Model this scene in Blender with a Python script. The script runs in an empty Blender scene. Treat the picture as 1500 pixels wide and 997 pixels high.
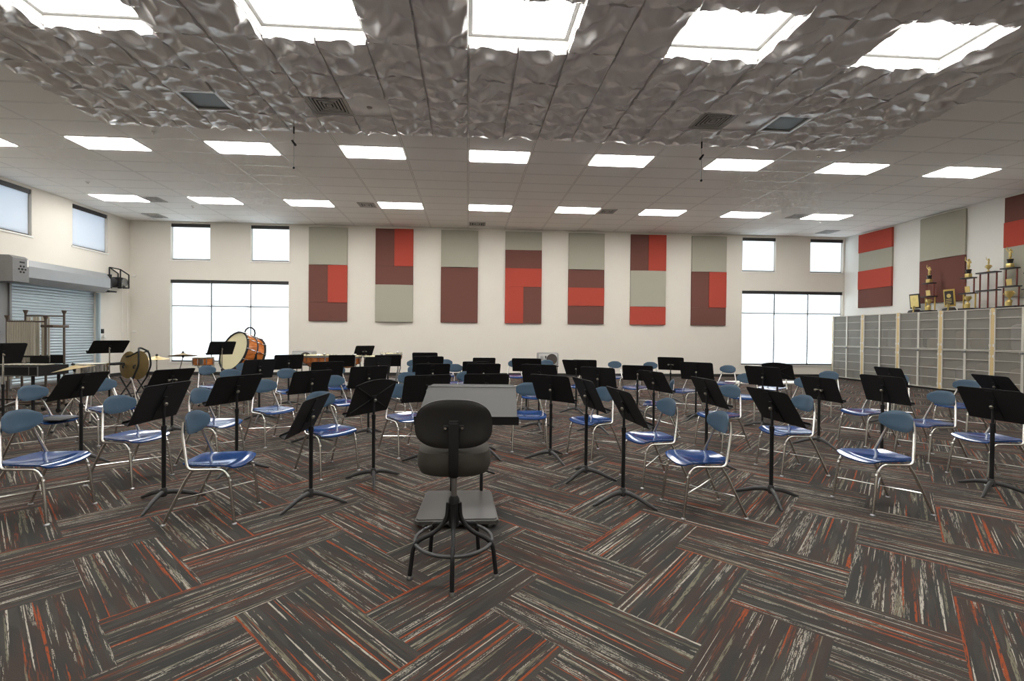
import bpy, bmesh, math, random
from mathutils import Vector, Matrix, Euler
random.seed(4)
SC = bpy.context.scene
COL = SC.collection
PI = math.pi
V = Vector
# ---------------------------------------------------------------- materials
def new_mat(name):
    m = bpy.data.materials.new(name); m.use_nodes = True
    nt = m.node_tree; nt.nodes.clear()
    out = nt.nodes.new('ShaderNodeOutputMaterial')
    return m, nt, out
def srgb(c):
    return tuple(((v/255)/12.92 if v/255 <= .04045 else ((v/255+.055)/1.055)**2.4) for v in c) + (1.0,)
class G:
    """tiny node-graph helper"""
    def __init__(s, nt): s.nt = nt
    def n(s, t, **kw):
        nd = s.nt.nodes.new(t)
        for k, v in kw.items(): setattr(nd, k, v)
        return nd
    def put(s, sock, v):
        if hasattr(v, 'is_output') or isinstance(v, bpy.types.NodeSocket): s.nt.links.new(v, sock)
        else: sock.default_value = v
    def m(s, op, a, b=0.0, c=None, clamp=False):
        nd = s.n('ShaderNodeMath', operation=op, use_clamp=clamp)
        s.put(nd.inputs[0], a); s.put(nd.inputs[1], b)
        if c is not None: s.put(nd.inputs[2], c)
        return nd.outputs[0]
    def xyz(s, x, y, z):
        nd = s.n('ShaderNodeCombineXYZ')
        for i, v in enumerate((x, y, z)): s.put(nd.inputs[i], v)
        return nd.outputs[0]
    def noise(s, vec, scale=1.0, detail=2.0, rough=.5):
        nd = s.n('ShaderNodeTexNoise'); s.put(nd.inputs['Vector'], vec)
        nd.inputs['Scale'].default_value = scale; nd.inputs['Detail'].default_value = detail
        nd.inputs['Roughness'].default_value = rough
        return nd.outputs[0]
    def step(s, v, lo, hi):
        nd = s.n('ShaderNodeMapRange'); nd.clamp = True
        s.put(nd.inputs[0], v); nd.inputs[1].default_value = lo; nd.inputs[2].default_value = hi
        return nd.outputs[0]
    def mix(s, f, a, b):
        nd = s.n('ShaderNodeMix', data_type='RGBA')
        s.put(nd.inputs[0], f); s.put(nd.inputs[6], a); s.put(nd.inputs[7], b)
        return nd.outputs[2]
def bsdf(g, out, color, rough=.5, metal=0.0, spec=.5, bump=None, bump_s=.2, bump_d=.002, coat=0.0):
    b = g.n('ShaderNodeBsdfPrincipled')
    g.put(b.inputs['Base Color'], color); g.put(b.inputs['Roughness'], rough)
    b.inputs['Metallic'].default_value = metal; b.inputs['Specular IOR Level'].default_value = spec
    if coat: b.inputs['Coat Weight'].default_value = coat; b.inputs['Coat Roughness'].default_value = .08
    if bump is not None:
        bn = g.n('ShaderNodeBump'); g.put(bn.inputs['Height'], bump)
        bn.inputs['Strength'].default_value = bump_s; bn.inputs['Distance'].default_value = bump_d
        g.nt.links.new(bn.outputs[0], b.inputs['Normal'])
    g.nt.links.new(b.outputs[0], out.inputs[0])
    return b
def plain(name, rgb, rough=.5, metal=0.0, spec=.5, var=.12, scale=40.0, bump_s=.08, coat=0.0):
    """base colour with slight procedural mottling"""
    m, nt, out = new_mat(name); g = G(nt)
    tc = g.n('ShaderNodeTexCoord').outputs['Object']
    nz = g.noise(tc, scale, 3)
    c = srgb(rgb)
    lo = tuple(v*(1-var) for v in c[:3])+(1,); hi = tuple(min(1, v*(1+var)) for v in c[:3])+(1,)
    bsdf(g, out, g.mix(nz, lo, hi), rough, metal, spec, nz, bump_s, .001, coat)
    return m
def emit(name, rgb, strength):
    m, nt, out = new_mat(name); g = G(nt)
    e = g.n('ShaderNodeEmission'); e.inputs[0].default_value = rgb+(1,); e.inputs[1].default_value = strength
    nt.links.new(e.outputs[0], out.inputs[0]); return m
M = {}
M['wall'] = plain('painted_block_wall', (214,208,197), .75, var=.02, scale=3, bump_s=.05)
M['wall_white'] = plain('white_painted_wall', (216,214,208), .75, var=.02, scale=3, bump_s=.05)
M['base'] = plain('black_rubber_base', (38,37,36), .5)
M['white_trim'] = plain('white_enamel', (222,220,214), .45, var=.03)
M['bronze'] = plain('dark_bronze_aluminium', (52,50,50), .45, .3)
M['black'] = plain('black_powder_coat', (24,24,25), .55, 0, .3, var=.15, scale=120)
M['desk'] = plain('black_stand_desk', (25,25,26), .6, 0, .25, var=.1, scale=90)
M['foot'] = plain('grey_cast_iron_foot', (62,62,62), .45, .3, var=.12)
M['chrome'] = plain('polished_chrome', (205,203,198), .2, 1.0, var=.04)
M['steel'] = plain('satin_steel', (150,150,150), .38, 1.0, var=.06)
M['knob'] = plain('nickel_knob', (140,136,124), .4, .8)
M['seat'] = plain('glossy_blue_plastic', (30,57,104), .12, 0, .5, var=.16, scale=14, bump_s=.02, coat=.2)
M['back'] = plain('slate_blue_plastic', (62,83,100), .42, 0, .4, var=.07, scale=60)
M['grey_felt'] = plain('grey_green_fabric', (160,157,143), .95, 0, .1, var=.08, scale=160, bump_s=.3)
M['maroon_felt'] = plain('maroon_fabric', (108,73,66), .95, 0, .1, var=.1, scale=160, bump_s=.3)
M['red_felt'] = plain('brick_red_fabric', (168,74,62), .95, 0, .1, var=.1, scale=160, bump_s=.3)
M['tile'] = plain('grey_moulded_tile', (232,230,229), .27, 0, .6, var=.03, scale=20, bump_s=.0)
M['vent'] = plain('grey_vent_metal', (168,165,161), .5, .2)
M['void'] = plain('smoked_access_sheet', (78,82,81), .4, 0, .3, var=.05)
M['vent_dark'] = plain('dark_vent_slot', (30,29,28), .8)
M['shutter'] = plain('galvanised_slat', (176,186,190), .4, .35, var=.06, scale=6)
M['hood'] = plain('grey_hood_steel', (150,152,153), .45, .35, var=.05, scale=5)
M['grey_steel'] = plain('dull_grey_steel', (120,119,118), .5, .3)
M['rubber'] = plain('grey_vinyl_shell', (33,32,31), .5, 0, .4, var=.08)
M['cushion'] = plain('charcoal_upholstery', (58,55,50), .9, 0, .2, var=.12, scale=200, bump_s=.3)
M['plate'] = plain('worn_grey_laminate', (62,60,57), .4, 0, .5, var=.08, scale=12)
M['desk_grey'] = plain('grey_desk_face', (56,55,53), .55, 0, var=.05, scale=14)
M['brass'] = plain('cymbal_bronze', (190,168,116), .35, .7, var=.14, scale=18)
M['brass_dull'] = plain('dull_cymbal_bronze', (138,118,76), .45, .55, var=.16, scale=14)
M['gold'] = plain('gold_plastic', (204,182,116), .32, .7, var=.1)
M['drumhead'] = plain('cream_drum_head', (204,196,160), .55, 0, .3, var=.04, scale=6)
M['drumhead_w'] = plain('white_drum_head', (226,222,208), .5, 0, .3, var=.03)
M['oak'] = plain('pale_oak_frame', (196,172,124), .5, var=.1, scale=30)
M['case'] = plain('dark_instrument_case', (74,70,68), .6)
M['case_grey'] = plain('grey_instrument_case', (128,128,130), .5)
M['case_tan'] = plain('tan_instrument_case', (150,124,98), .6)
M['locker'] = plain('locker_shell', (152,146,134), .6)
M['lockrail'] = plain('pale_wire_door_rail', (206,202,192), .45, .1)
M['tube'] = plain('silver_chime_tube', (186,180,166), .4, .3, var=.05)
M['bronzeframe'] = plain('bronze_frame', (92,80,70), .45, .4)
M['bars'] = plain('silver_note_bar', (196,192,180), .35, .6)
M['speaker'] = plain('grey_speaker_shell', (146,145,143), .55)
M['speaker_light'] = plain('pale_speaker_panel', (176,175,172), .5)
M['cone'] = plain('speaker_cone', (70,62,56), .6)
M['marble'] = plain('trophy_base_black', (32,28,28), .3)
M['redcol'] = plain('trophy_column_red', (108,52,44), .3, .3)
M['goldcol'] = plain('trophy_column_gold', (188,160,84), .3, .6)
M['silver'] = plain('trophy_silver', (206,204,196), .3, .7)
M['plaque'] = plain('gold_plaque', (212,190,120), .35, .4)
M['table'] = plain('white_laminate', (226,224,216), .35, var=.02)
M['head_black'] = plain('black_plastic', (30,30,31), .55, 0, .3)
M['lite'] = emit('troffer_diffuser', (1.0, .985, .955), 8.0)
M['lite_big'] = emit('large_troffer_diffuser', (1.0, .985, .955), 6.5)

def mat_wood(name, a, b, sc):
    m, nt, out = new_mat(name); g = G(nt)
    tc = g.n('ShaderNodeTexCoord').outputs['Object']
    mp = g.n('ShaderNodeMapping'); g.put(mp.inputs[0], tc); mp.inputs['Scale'].default_value = sc
    nz = g.noise(mp.outputs[0], 1.0, 4)
    bsdf(g, out, g.mix(g.step(nz, .35, .65), srgb(a), srgb(b)), .22, 0, .5, coat=.5); return m
M['shell'] = mat_wood('amber_drum_shell', (150,80,30), (196,116,52), (5,5,26))
M['timp'] = mat_wood('copper_brown_bowl', (150,84,42), (186,112,62), (14,14,4))

def mat_ceiling():
    m, nt, out = new_mat('acoustic_ceiling_tiles'); g = G(nt)
    pos = g.n('ShaderNodeNewGeometry').outputs['Position']
    sp = g.n('ShaderNodeSeparateXYZ'); g.put(sp.inputs[0], pos)
    def line(v, off, per):
        f = g.m('FLOORED_MODULO', g.m('ADD', g.m('SUBTRACT', v, off), per/2), per)
        return g.m('ABSOLUTE', g.m('SUBTRACT', f, per/2))
    dist = g.m('MINIMUM', line(sp.outputs[0], GX, 1.22), line(sp.outputs[1], GY, .61))
    ln = g.m('LESS_THAN', dist, .011); shadow_edge = g.m('LESS_THAN', g.m('ABSOLUTE', g.m('SUBTRACT', dist, .0155)), .0045)
    nz = g.noise(pos, 160, 3)
    base = g.mix(nz, srgb((238,236,232)), srgb((244,242,239)))
    col = g.mix(ln, base, srgb((240,239,236)))
    col = g.mix(shadow_edge, col, srgb((178,174,169)))  # shadow lines on both sides of the grid bars, painted into the colour
    rough = g.m('SUBTRACT', .9, g.m('MULTIPLY', ln, .62))
    bsdf(g, out, col, rough, 0, .4, g.m('SUBTRACT', g.m('MULTIPLY', nz, .4), g.m('MULTIPLY', ln, 1.0)), .35, .004)
    return m
def mat_carpet():
    m, nt, out = new_mat('herringbone_carpet_planks'); g = G(nt)
    pos = g.n('ShaderNodeNewGeometry').outputs['Position']
    sp = g.n('ShaderNodeSeparateXYZ'); g.put(sp.inputs[0], pos)
    x, y = sp.outputs[0], sp.outputs[1]
    W = .43
    A = g.m('DIVIDE', g.m('ADD', g.m('MULTIPLY', g.m('SUBTRACT', x, y), .70711), .64), W)
    B = g.m('DIVIDE', g.m('SUBTRACT', g.m('MULTIPLY', g.m('ADD', x, y), .70711), 2.10), W)
    i, j = g.m('FLOOR', A), g.m('FLOOR', B)
    fa, fb = g.m('SUBTRACT', A, i), g.m('SUBTRACT', B, j)
    k = g.m('FLOORED_MODULO', g.m('ADD', g.m('ADD', i, j), 3.0), 4.0)
    h = g.m('LESS_THAN', k, 1.5); nh = g.m('SUBTRACT', 1.0, h)
    def sel(a, b): return g.m('ADD', g.m('MULTIPLY', h, a), g.m('MULTIPLY', nh, b))
    k2 = g.m('SUBTRACT', k, 2.0)
    u = sel(g.m('ADD', fa, k), g.m('ADD', fb, k2)); v = sel(fb, fa)
    ix = sel(g.m('SUBTRACT', i, k), i); iy = sel(j, g.m('SUBTRACT', j, k2))
    wn = g.n('ShaderNodeTexWhiteNoise', noise_dimensions='3D'); g.put(wn.inputs['Vector'], g.xyz(ix, iy, h))
    r = wn.outputs['Value']
    r1 = g.m('MULTIPLY', r, 61.0); r2 = g.m('MULTIPLY', r, 147.0)
    def nz(su, sv, off, detail=2.0):
        vec = g.xyz(g.m('ADD', g.m('MULTIPLY', u, su), g.m('ADD', r1, off)), g.m('ADD', g.m('MULTIPLY', v, sv), r2), g.m('ADD', r1, off*1.7))
        return g.noise(vec, 1.0, detail)
    fine = nz(9, 110, 5.0, 1.0)
    dash = nz(5, 95, 9.0, 1.0)
    yarn = g.noise(pos, 230, 2)
    base = g.mix(g.step(nz(.7, 6, 1.0), .44, .58), srgb((54,53,51)), srgb((62,54,50)))
    base = g.mix(g.m('MULTIPLY', g.step(nz(.8, 8, 21.0), .52, .60), .7), base, srgb((66,64,60)))
    speck = g.noise(g.xyz(g.m('ADD', g.m('MULTIPLY', u, 46.0), r1), g.m('ADD', g.m('MULTIPLY', v, 130.0), r2), 0.0), 1.0, 1)
    col = base
    # rust haze
    col = g.mix(g.m('MULTIPLY', g.step(nz(.7, 13, 33.0), .57, .66), g.step(dash, .47, .56)), col, srgb((96,58,44)))
    # olive bands
    olive = g.m('MULTIPLY', g.step(nz(.45, 17, 41.0, 1.0), .640, .665), g.step(fine, .38, .50))
    col = g.mix(olive, col, srgb((106,102,87)))
    # cream broken yarns: loose dashes, then a few solid lines
    cream = g.m('MULTIPLY', g.step(nz(.40, 15, 57.0, 2.0), .58, .615), g.m('MULTIPLY', g.step(dash, .49, .54), g.step(speck, .42, .50)))
    col = g.mix(cream, col, srgb((150,145,134)))
    cream2 = g.m('MULTIPLY', g.step(nz(.35, 30, 71.0, 1.0), .675, .69), g.step(fine, .36, .44))
    col = g.mix(cream2, col, srgb((160,154,143)))
    # rust stripes
    rust = g.m('MULTIPLY', g.step(nz(.28, 20, 83.0, 1.0), .665, .685), g.step(fine, .36, .46))
    col = g.mix(rust, col, srgb((132,66,38)))
    edge = g.m('MULTIPLY', g.m('LESS_THAN', v, g.m('ADD', .012, g.m('MULTIPLY', g.noise(g.xyz(g.m('MULTIPLY', u, 2.0), r1, 0.0), 1.0, 2), .022))), g.m('GREATER_THAN', r, .40))
    col = g.mix(g.m('MULTIPLY', edge, g.step(fine, .36, .46)), col, srgb((128,64,38)))
    col = g.mix(g.m('MULTIPLY', g.step(yarn, .3, .7), .6), col, g.mix(.45, col, srgb((28,27,26))))
    bsdf(g, out, col, .95, 0, .1, yarn, .5, .004)
    return m
GX, GY = -.022, 8.7986
M['ceil'] = mat_ceiling(); M['carpet'] = mat_carpet()
def mat_shade():
    m, nt, out = new_mat('translucent_roller_shade'); g = G(nt)
    tc = g.n('ShaderNodeTexCoord').outputs['Object']
    nz = g.noise(tc, 300, 2)
    col = g.mix(nz, (.86,.87,.88,1), (.93,.94,.95,1))
    d = g.n('ShaderNodeBsdfDiffuse'); g.put(d.inputs[0], col)
    t = g.n('ShaderNodeBsdfTranslucent'); g.put(t.inputs[0], col)
    mx = g.n('ShaderNodeMixShader'); mx.inputs[0].default_value = .7
    nt.links.new(d.outputs[0], mx.inputs[1]); nt.links.new(t.outputs[0], mx.inputs[2])
    nt.links.new(mx.outputs[0], out.inputs[0]); return m
M['shade'] = mat_shade()
def mat_glass():
    m, nt, out = new_mat('window_glass'); g = G(nt)
    tr = g.n('ShaderNodeBsdfTransparent'); tr.inputs[0].default_value = (.93,.96,.97,1)
    gl = g.n('ShaderNodeBsdfGlossy'); gl.inputs['Roughness'].default_value = .02
    fr = g.n('ShaderNodeFresnel'); fr.inputs[0].default_value = 1.45
    mx = g.n('ShaderNodeMixShader'); nt.links.new(fr.outputs[0], mx.inputs[0])
    nt.links.new(tr.outputs[0], mx.inputs[1]); nt.links.new(gl.outputs[0], mx.inputs[2])
    nt.links.new(mx.outputs[0], out.inputs[0]); return m
M['glass'] = mat_glass()
def mat_mesh():
    """perforated wire-mesh door sheet: a fine grid of grey wire with see-through holes"""
    m, nt, out = new_mat('wire_mesh_door_sheet'); g = G(nt)
    pos = g.n('ShaderNodeNewGeometry').outputs['Position']
    sp = g.n('ShaderNodeSeparateXYZ'); g.put(sp.inputs[0], pos)
    def w(v):
        return g.m('GREATER_THAN', g.m('FLOORED_MODULO', v, .016), .0060)
    solid = g.m('SUBTRACT', 1.0, g.m('MULTIPLY', w(sp.outputs[1]), w(sp.outputs[2])))
    tr = g.n('ShaderNodeBsdfTransparent')
    b = g.n('ShaderNodeBsdfPrincipled'); b.inputs['Base Color'].default_value = srgb((140,136,128)); b.inputs['Roughness'].default_value = .5
    mx = g.n('ShaderNodeMixShader'); g.put(mx.inputs[0], solid)
    nt.links.new(tr.outputs[0], mx.inputs[1]); nt.links.new(b.outputs[0], mx.inputs[2])
    nt.links.new(mx.outputs[0], out.inputs[0]); return m
M['mesh'] = mat_mesh()

# ---------------------------------------------------------------- mesh helpers
def NB(): return bmesh.new()
def add_box(bm, c, s, rot=None, bev=0.0):
    r = bmesh.ops.create_cube(bm, size=1.0)
    mt = Matrix.Translation(c) @ (rot.to_matrix().to_4x4() if rot else Matrix.Identity(4)) @ Matrix.Diagonal((*s, 1))
    bmesh.ops.transform(bm, matrix=mt, verts=r['verts'])
    if bev:
        es = list({e for v in r['verts'] for e in v.link_edges})
        bmesh.ops.bevel(bm, geom=es, offset=bev, segments=2, affect='EDGES', profile=.5)
def span(bm, a, b, bev=0.0):
    a, b = V(a), V(b); add_box(bm, (a+b)/2, [abs(x) for x in (b-a)], bev=bev)
def add_tube(bm, pts, r, seg=8, closed=False, flat=None):
    """swept tube; r a number or one per point; flat = (sx, sz) cross-section scale"""
    pts = [V(p) for p in pts]; n = len(pts)
    rs = r if isinstance(r, (list, tuple)) else [r]*n
    rings = []; prev = None
    for i in range(n):
        if closed: d = (pts[(i+1) % n]-pts[i-1]).normalized()
        elif i == 0: d = (pts[1]-pts[0]).normalized()
        elif i == n-1: d = (pts[-1]-pts[-2]).normalized()
        else: d = ((pts[i+1]-pts[i]).normalized()+(pts[i]-pts[i-1]).normalized()).normalized()
        if prev is None:
            ref = V((0,0,1)) if abs(d.z) < .9 else V((1,0,0))
            a = d.cross(ref).normalized()
        else: a = (prev - d*prev.dot(d)).normalized()
        prev = a; b = d.cross(a)
        f = flat or (1, 1)
        rings.append([bm.verts.new(pts[i]+(a*math.cos(2*PI*k/seg)*f[0]+b*math.sin(2*PI*k/seg)*f[1])*rs[i]) for k in range(seg)])
    m = n if closed else n-1
    for i in range(m):
        p, q = rings[i], rings[(i+1) % n]
        for k in range(seg): bm.faces.new((p[k], p[(k+1) % seg], q[(k+1) % seg], q[k]))
    if not closed:
        bm.faces.new(rings[0][::-1]); bm.faces.new(rings[-1])
def add_cyl(bm, a, b, r, r2=None, seg=16): add_tube(bm, [a, b], [r, r if r2 is None else r2], seg)
def add_lathe(bm, prof, o=(0,0,0), seg=24, mat=None):
    """profile of (radius, z) spun about z, then moved by mat or to o"""
    rings = []; o = V(o)
    T = (lambda p: mat @ p) if mat else (lambda p: p+o)
    for r, z in prof:
        if r < 1e-6: rings.append([bm.verts.new(T(V((0,0,z))))])
        else: rings.append([bm.verts.new(T(V((r*math.cos(2*PI*k/seg), r*math.sin(2*PI*k/seg), z)))) for k in range(seg)])
    for p, q in zip(rings, rings[1:]):
        for k in range(seg):
            k2 = (k+1) % seg
            if len(p) == 1 and len(q) == 1: break
            if len(p) == 1: bm.faces.new((p[0], q[k2], q[k]))
            elif len(q) == 1: bm.faces.new((p[k], p[k2], q[0]))
            else: bm.faces.new((p[k], p[k2], q[k2], q[k]))
def add_sphere(bm, c, r, sc=(1,1,1)):
    q = bmesh.ops.create_uvsphere(bm, u_segments=14, v_segments=8, radius=r)
    bmesh.ops.transform(bm, matrix=Matrix.Translation(c) @ Matrix.Diagonal((*sc,1)), verts=q['verts'])
def add_prism(bm, pts, d):
    """polygon (3-D points, planar) extruded by vector d"""
    a = [bm.verts.new(V(p)) for p in pts]; b = [bm.verts.new(V(p)+V(d)) for p in pts]
    bm.faces.new(a[::-1]); bm.faces.new(b); n = len(a)
    for i in range(n): bm.faces.new((a[i], a[(i+1) % n], b[(i+1) % n], b[i]))
def fillet(pts, r, n=4):
    """round the inner corners of a polyline"""
    pts = [V(p) for p in pts]; out = [pts[0]]
    for a, b, c in zip(pts, pts[1:], pts[2:]):
        d1, d2 = (a-b), (c-b); rr = min(r, d1.length*.45, d2.length*.45)
        p, q = b+d1.normalized()*rr, b+d2.normalized()*rr
        for k in range(n+1):
            t = k/n; out.append(p*(1-t)**2 + b*2*t*(1-t) + q*t*t)
    out.append(pts[-1]); return out
def mesh_of(name, bm, mat, smooth=True, ang=40):
    bmesh.ops.recalc_face_normals(bm, faces=bm.faces)
    me = bpy.data.meshes.new(name); bm.to_mesh(me); bm.free()
    for mm in (mat if isinstance(mat, (list, tuple)) else [mat]): me.materials.append(mm)
    if smooth:
        me.shade_smooth()
        try: me.set_sharp_from_angle(angle=math.radians(ang))
        except Exception: pass
    return me
def obj(name, bm, mat, parent=None, loc=None, rot=None, label=None, smooth=True):
    o = bpy.data.objects.new(name, mesh_of(name, bm, mat, smooth)); COL.objects.link(o)
    if parent: o.parent = parent
    if loc: o.location = loc
    if rot is not None: o.rotation_euler = rot
    if label: o['label'] = label
    return o
def tag(o, label, cat, group=None, kind=None):
    o['label'] = label; o['category'] = cat
    if group: o['group'] = group
    if kind: o['kind'] = kind
    return o
def thing(name, label, cat, loc=(0,0,0), rotz=0.0, group=None):
    o = bpy.data.objects.new(name, None); COL.objects.link(o)
    o.empty_display_size = .1; o.location = loc; o.rotation_euler = (0,0,rotz)
    return tag(o, label, cat, group)
def struct(name, bm, mat, label, smooth=False, cat='room'):
    o = obj(name, bm, mat, smooth=smooth); tag(o, label, cat); o['kind'] = 'structure'; return o
def dup(root, loc, rotz, label=None, group=None):
    r = root.copy(); COL.objects.link(r); r.location = loc; r.rotation_euler = (0,0,rotz)
    if label: r['label'] = label
    if group: r['group'] = group
    for ch in list(root.children):
        c = ch.copy(); COL.objects.link(c); c.parent = r
        for gch in ch.children:
            d = gch.copy(); COL.objects.link(d); d.parent = c
    return r
# ---------------------------------------------------------------- the room
XL, XR, YW, YF, H = -10.665, 13.085, 15.26, -4.0, 4.873
WT = .22
def wall_cells(bm, us, vs, holes, put):
    """tile a wall face with boxes between the openings; put(u0,u1,v0,v1) adds one box"""
    for u0, u1 in zip(us, us[1:]):
        for v0, v1 in zip(vs, vs[1:]):
            cu, cv = (u0+u1)/2, (v0+v1)/2
            if any(h[0] < cu < h[1] and h[2] < cv < h[3] for h in holes): continue
            put(u0, u1, v0, v1)
BH = [(-9.43,-8.22,3.66,4.81), (-6.97,-5.77,3.66,4.81), (9.38,10.58,3.63,4.79), (11.82,13.02,3.63,4.79),
      (-9.45,-5.78,.42,3.03), (9.39,13.03,.42,2.97)]
LH = [(10.76,11.98,3.67,4.80), (13.14,14.36,3.67,4.80), (11.42,13.93,0.0,2.60)]
def breaks(lo, hi, *vals): return sorted({lo, hi, *vals})
bm = NB()
wall_cells(bm, breaks(XL-WT, XR+WT, *[h[k] for h in BH for k in (0,1)]), breaks(0, H+.3, *[h[k] for h in BH for k in (2,3)]), BH,
           lambda a,b,c,d: span(bm, (a,YW,c), (b,YW+WT,d)))
bmesh.ops.remove_doubles(bm, verts=bm.verts, dist=1e-5)
struct('wall_back', bm, M['wall'], 'cream painted far wall with red, maroon and grey panels', cat='wall')
bm = NB()
wall_cells(bm, breaks(YF, YW, *[h[k] for h in LH for k in (0,1)]), breaks(0, H+.3, *[h[k] for h in LH for k in (2,3)]), LH,
           lambda a,b,c,d: span(bm, (XL-WT,a,c), (XL,b,d)))
bmesh.ops.remove_doubles(bm, verts=bm.verts, dist=1e-5)
struct('wall_left', bm, M['wall'], 'cream painted left wall with the roll-up shutter', cat='wall')
bm = NB(); span(bm, (XR,YF,0), (XR+WT,YW,H+.3))
struct('wall_right', bm, M['wall_white'], 'white right wall above the instrument lockers', cat='wall')
bm = NB(); span(bm, (XL-WT,YF-WT,0), (XR+WT,YF,H+.3))
struct('wall_front', bm, M['wall'], 'cream wall behind the photographer', cat='wall')
bm = NB(); span(bm, (XL-WT,YF-WT,-.2), (XR+WT,YW+WT,0))
struct('floor', bm, M['carpet'], 'herringbone carpet in charcoal, rust, olive and cream', cat='floor')
for nm, a, b, l in (('baseboard_back', (XL,YW-.012,0), (XR,YW,.10), 'black rubber base along the far wall'),
                 ('baseboard_left', (XL,13.99,0), (XL+.012,YW-.012,.10), 'black rubber base left of the far corner'),
                 ('baseboard_right', (XR-.012,YF,0), (XR,8.9,.10), 'black rubber base along the right wall')):
    bm = NB(); span(bm, a, b); struct(nm, bm, M['base'], l, cat='baseboard')
# ceiling with openings for the lights
R1Y, R2Y = GY, GY+3.66
TROFFERS = [(GX+2.44*i, R1Y) for i in range(-4, 5)] + [(GX+2.44*i, R2Y) for i in range(-4, 5)]
BIGL = [(GX+2.44*i, 4.80) for i in (-2,-1,0,1,2)] + [(GX+2.44*i, 1.14) for i in (-2,-1,0,1,2)]  # second row is out of view, added to brighten the foreground
REAR_FILL = [(GX+2.44*i, -2.4) for i in (-4,-2,0,2,4)]  # unseen lamps put in as extra fill for the dim near floor
BIGD = .84
holes = [(x+.03, x+1.19, y+.03, y+.58) for x, y in TROFFERS] + [(x, x+1.22, y, y+BIGD) for x, y in BIGL] + [(x+.03, x+1.19, y+.03, y+.58) for x, y in REAR_FILL]
xs = breaks(XL-WT, XR+WT, *[h[k] for h in holes for k in (0,1)]); ys = breaks(YF-WT, YW+WT, *[h[k] for h in holes for k in (2,3)])
bm = NB(); vv = {}
def gv(a, b):
    if (a,b) not in vv: vv[(a,b)] = bm.verts.new((a,b,H))
    return vv[(a,b)]
for a, b in zip(xs, xs[1:]):
    for c, d in zip(ys, ys[1:]):
        if any(h[0] < (a+b)/2 < h[1] and h[2] < (c+d)/2 < h[3] for h in holes): continue
        bm.faces.new((gv(a,c), gv(a,d), gv(b,d), gv(b,c)))
ex = bmesh.ops.extrude_face_region(bm, geom=list(bm.faces))
bmesh.ops.translate(bm, vec=(0,0,.03), verts=[e for e in ex['geom'] if isinstance(e, bmesh.types.BMVert)])
struct('ceiling', bm, M['ceil'], 'suspended ceiling of two by four foot tiles in a pale grid', cat='ceiling')
bm = NB(); span(bm, (XL-WT,YF-WT,H+.30), (XR+WT,YW+WT,H+.45))
struct('ceiling_deck', bm, M['wall'], 'roof deck above the ceiling tiles', cat='ceiling')

# windows -------------------------------------------------------
def window(n, axis, h, panes, rail, label):
    """axis 'y': opening in the far wall, 'x': in the left wall; h = (u0,u1,z0,z1)"""
    u0, u1, z0, z1 = h
    P = (lambda u, dpt, z: (u, YW+dpt, z)) if axis == 'y' else (lambda u, dpt, z: (XL-dpt, u, z))
    t = thing('window_%d' % n, label, 'window', P((u0+u1)/2, .11, z0)); t['kind'] = 'structure'
    L = V(t.location)
    def bx(bm, a, b): span(bm, V(P(*a))-L, V(P(*b))-L)
    f = .045
    bm = NB()
    for k in range(panes+1):
        c = u0+(u1-u0)*k/panes; c0, c1 = (c, c+f) if k == 0 else ((c-f, c) if k == panes else (c-f/2, c+f/2))
        bx(bm, (c0,.11,z0), (c1,.17,z1))
    bx(bm, (u0,.11,z0), (u1,.17,z0+f)); bx(bm, (u0,.11,z1-f), (u1,.17,z1))
    if rail: bx(bm, (u0,.11,rail-f/2), (u1,.17,rail+f/2))
    for k in range(1, panes):
        c = u0+(u1-u0)*k/panes; bx(bm, (c-.011,.055,z0), (c+.011,.11,z1-.10))
    obj('window_frame', bm, M['bronze'], t, smooth=False)
    bm = NB(); bx(bm, (u0+.01,.135,z0+.01), (u1-.01,.143,z1-.01)); obj('window_pane', bm, M['glass'], t, smooth=False)
    w = (u1-u0)/panes
    for k in range(panes):
        bm = NB(); bx(bm, (u0+w*k+.032,.060,z0+.03), (u0+w*(k+1)-.032,.063,z1-.07)); s = obj('roller_shade', bm, M['shade'], t, smooth=False)
        bm = NB(); bx(bm, (u0+w*k+.02,.052,z0+.012), (u0+w*(k+1)-.02,.070,z0+.036)); obj('hem_bar', bm, M['bronze'], s, smooth=False)
        if rail:
            bm = NB(); bx(bm, (u0+w*k+.03,.050,rail-.012), (u0+w*(k+1)-.03,.059,rail+.012)); obj('batten', bm, M['grey_steel'], s, smooth=False)
        bm = NB(); bx(bm, (u0+w*k+.003,.025,z1-.105), (u0+w*(k+1)-.003,.095,z1-.003)); obj('shade_cassette', bm, M['bronze'], t, smooth=False)
    bm = NB(); bx(bm, (u0-.03,-.02,z0-.04), (u1+.03,.11,z0)); obj('window_sill', bm, M['white_trim'], t, smooth=False)
window(1, 'y', BH[0], 1, 0, 'small high window nearest the left corner of the far wall')
window(2, 'y', BH[1], 1, 0, 'small high window beside the leftmost wall panel')
window(3, 'y', BH[2], 1, 0, 'small high window beside the rightmost panel of the far wall')
window(4, 'y', BH[3], 1, 0, 'small high window in the right corner of the far wall')
window(5, 'y', BH[4], 3, 2.2, 'tall three-bay window behind the bass drum')
window(6, 'y', BH[5], 3, 2.2, 'tall three-bay window beside the instrument lockers')
window(7, 'x', LH[0], 1, 0, 'high window in the left wall, cut by the photo edge')
window(8, 'x', LH[1], 1, 0, 'high window in the left wall above the shutter motor')

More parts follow.
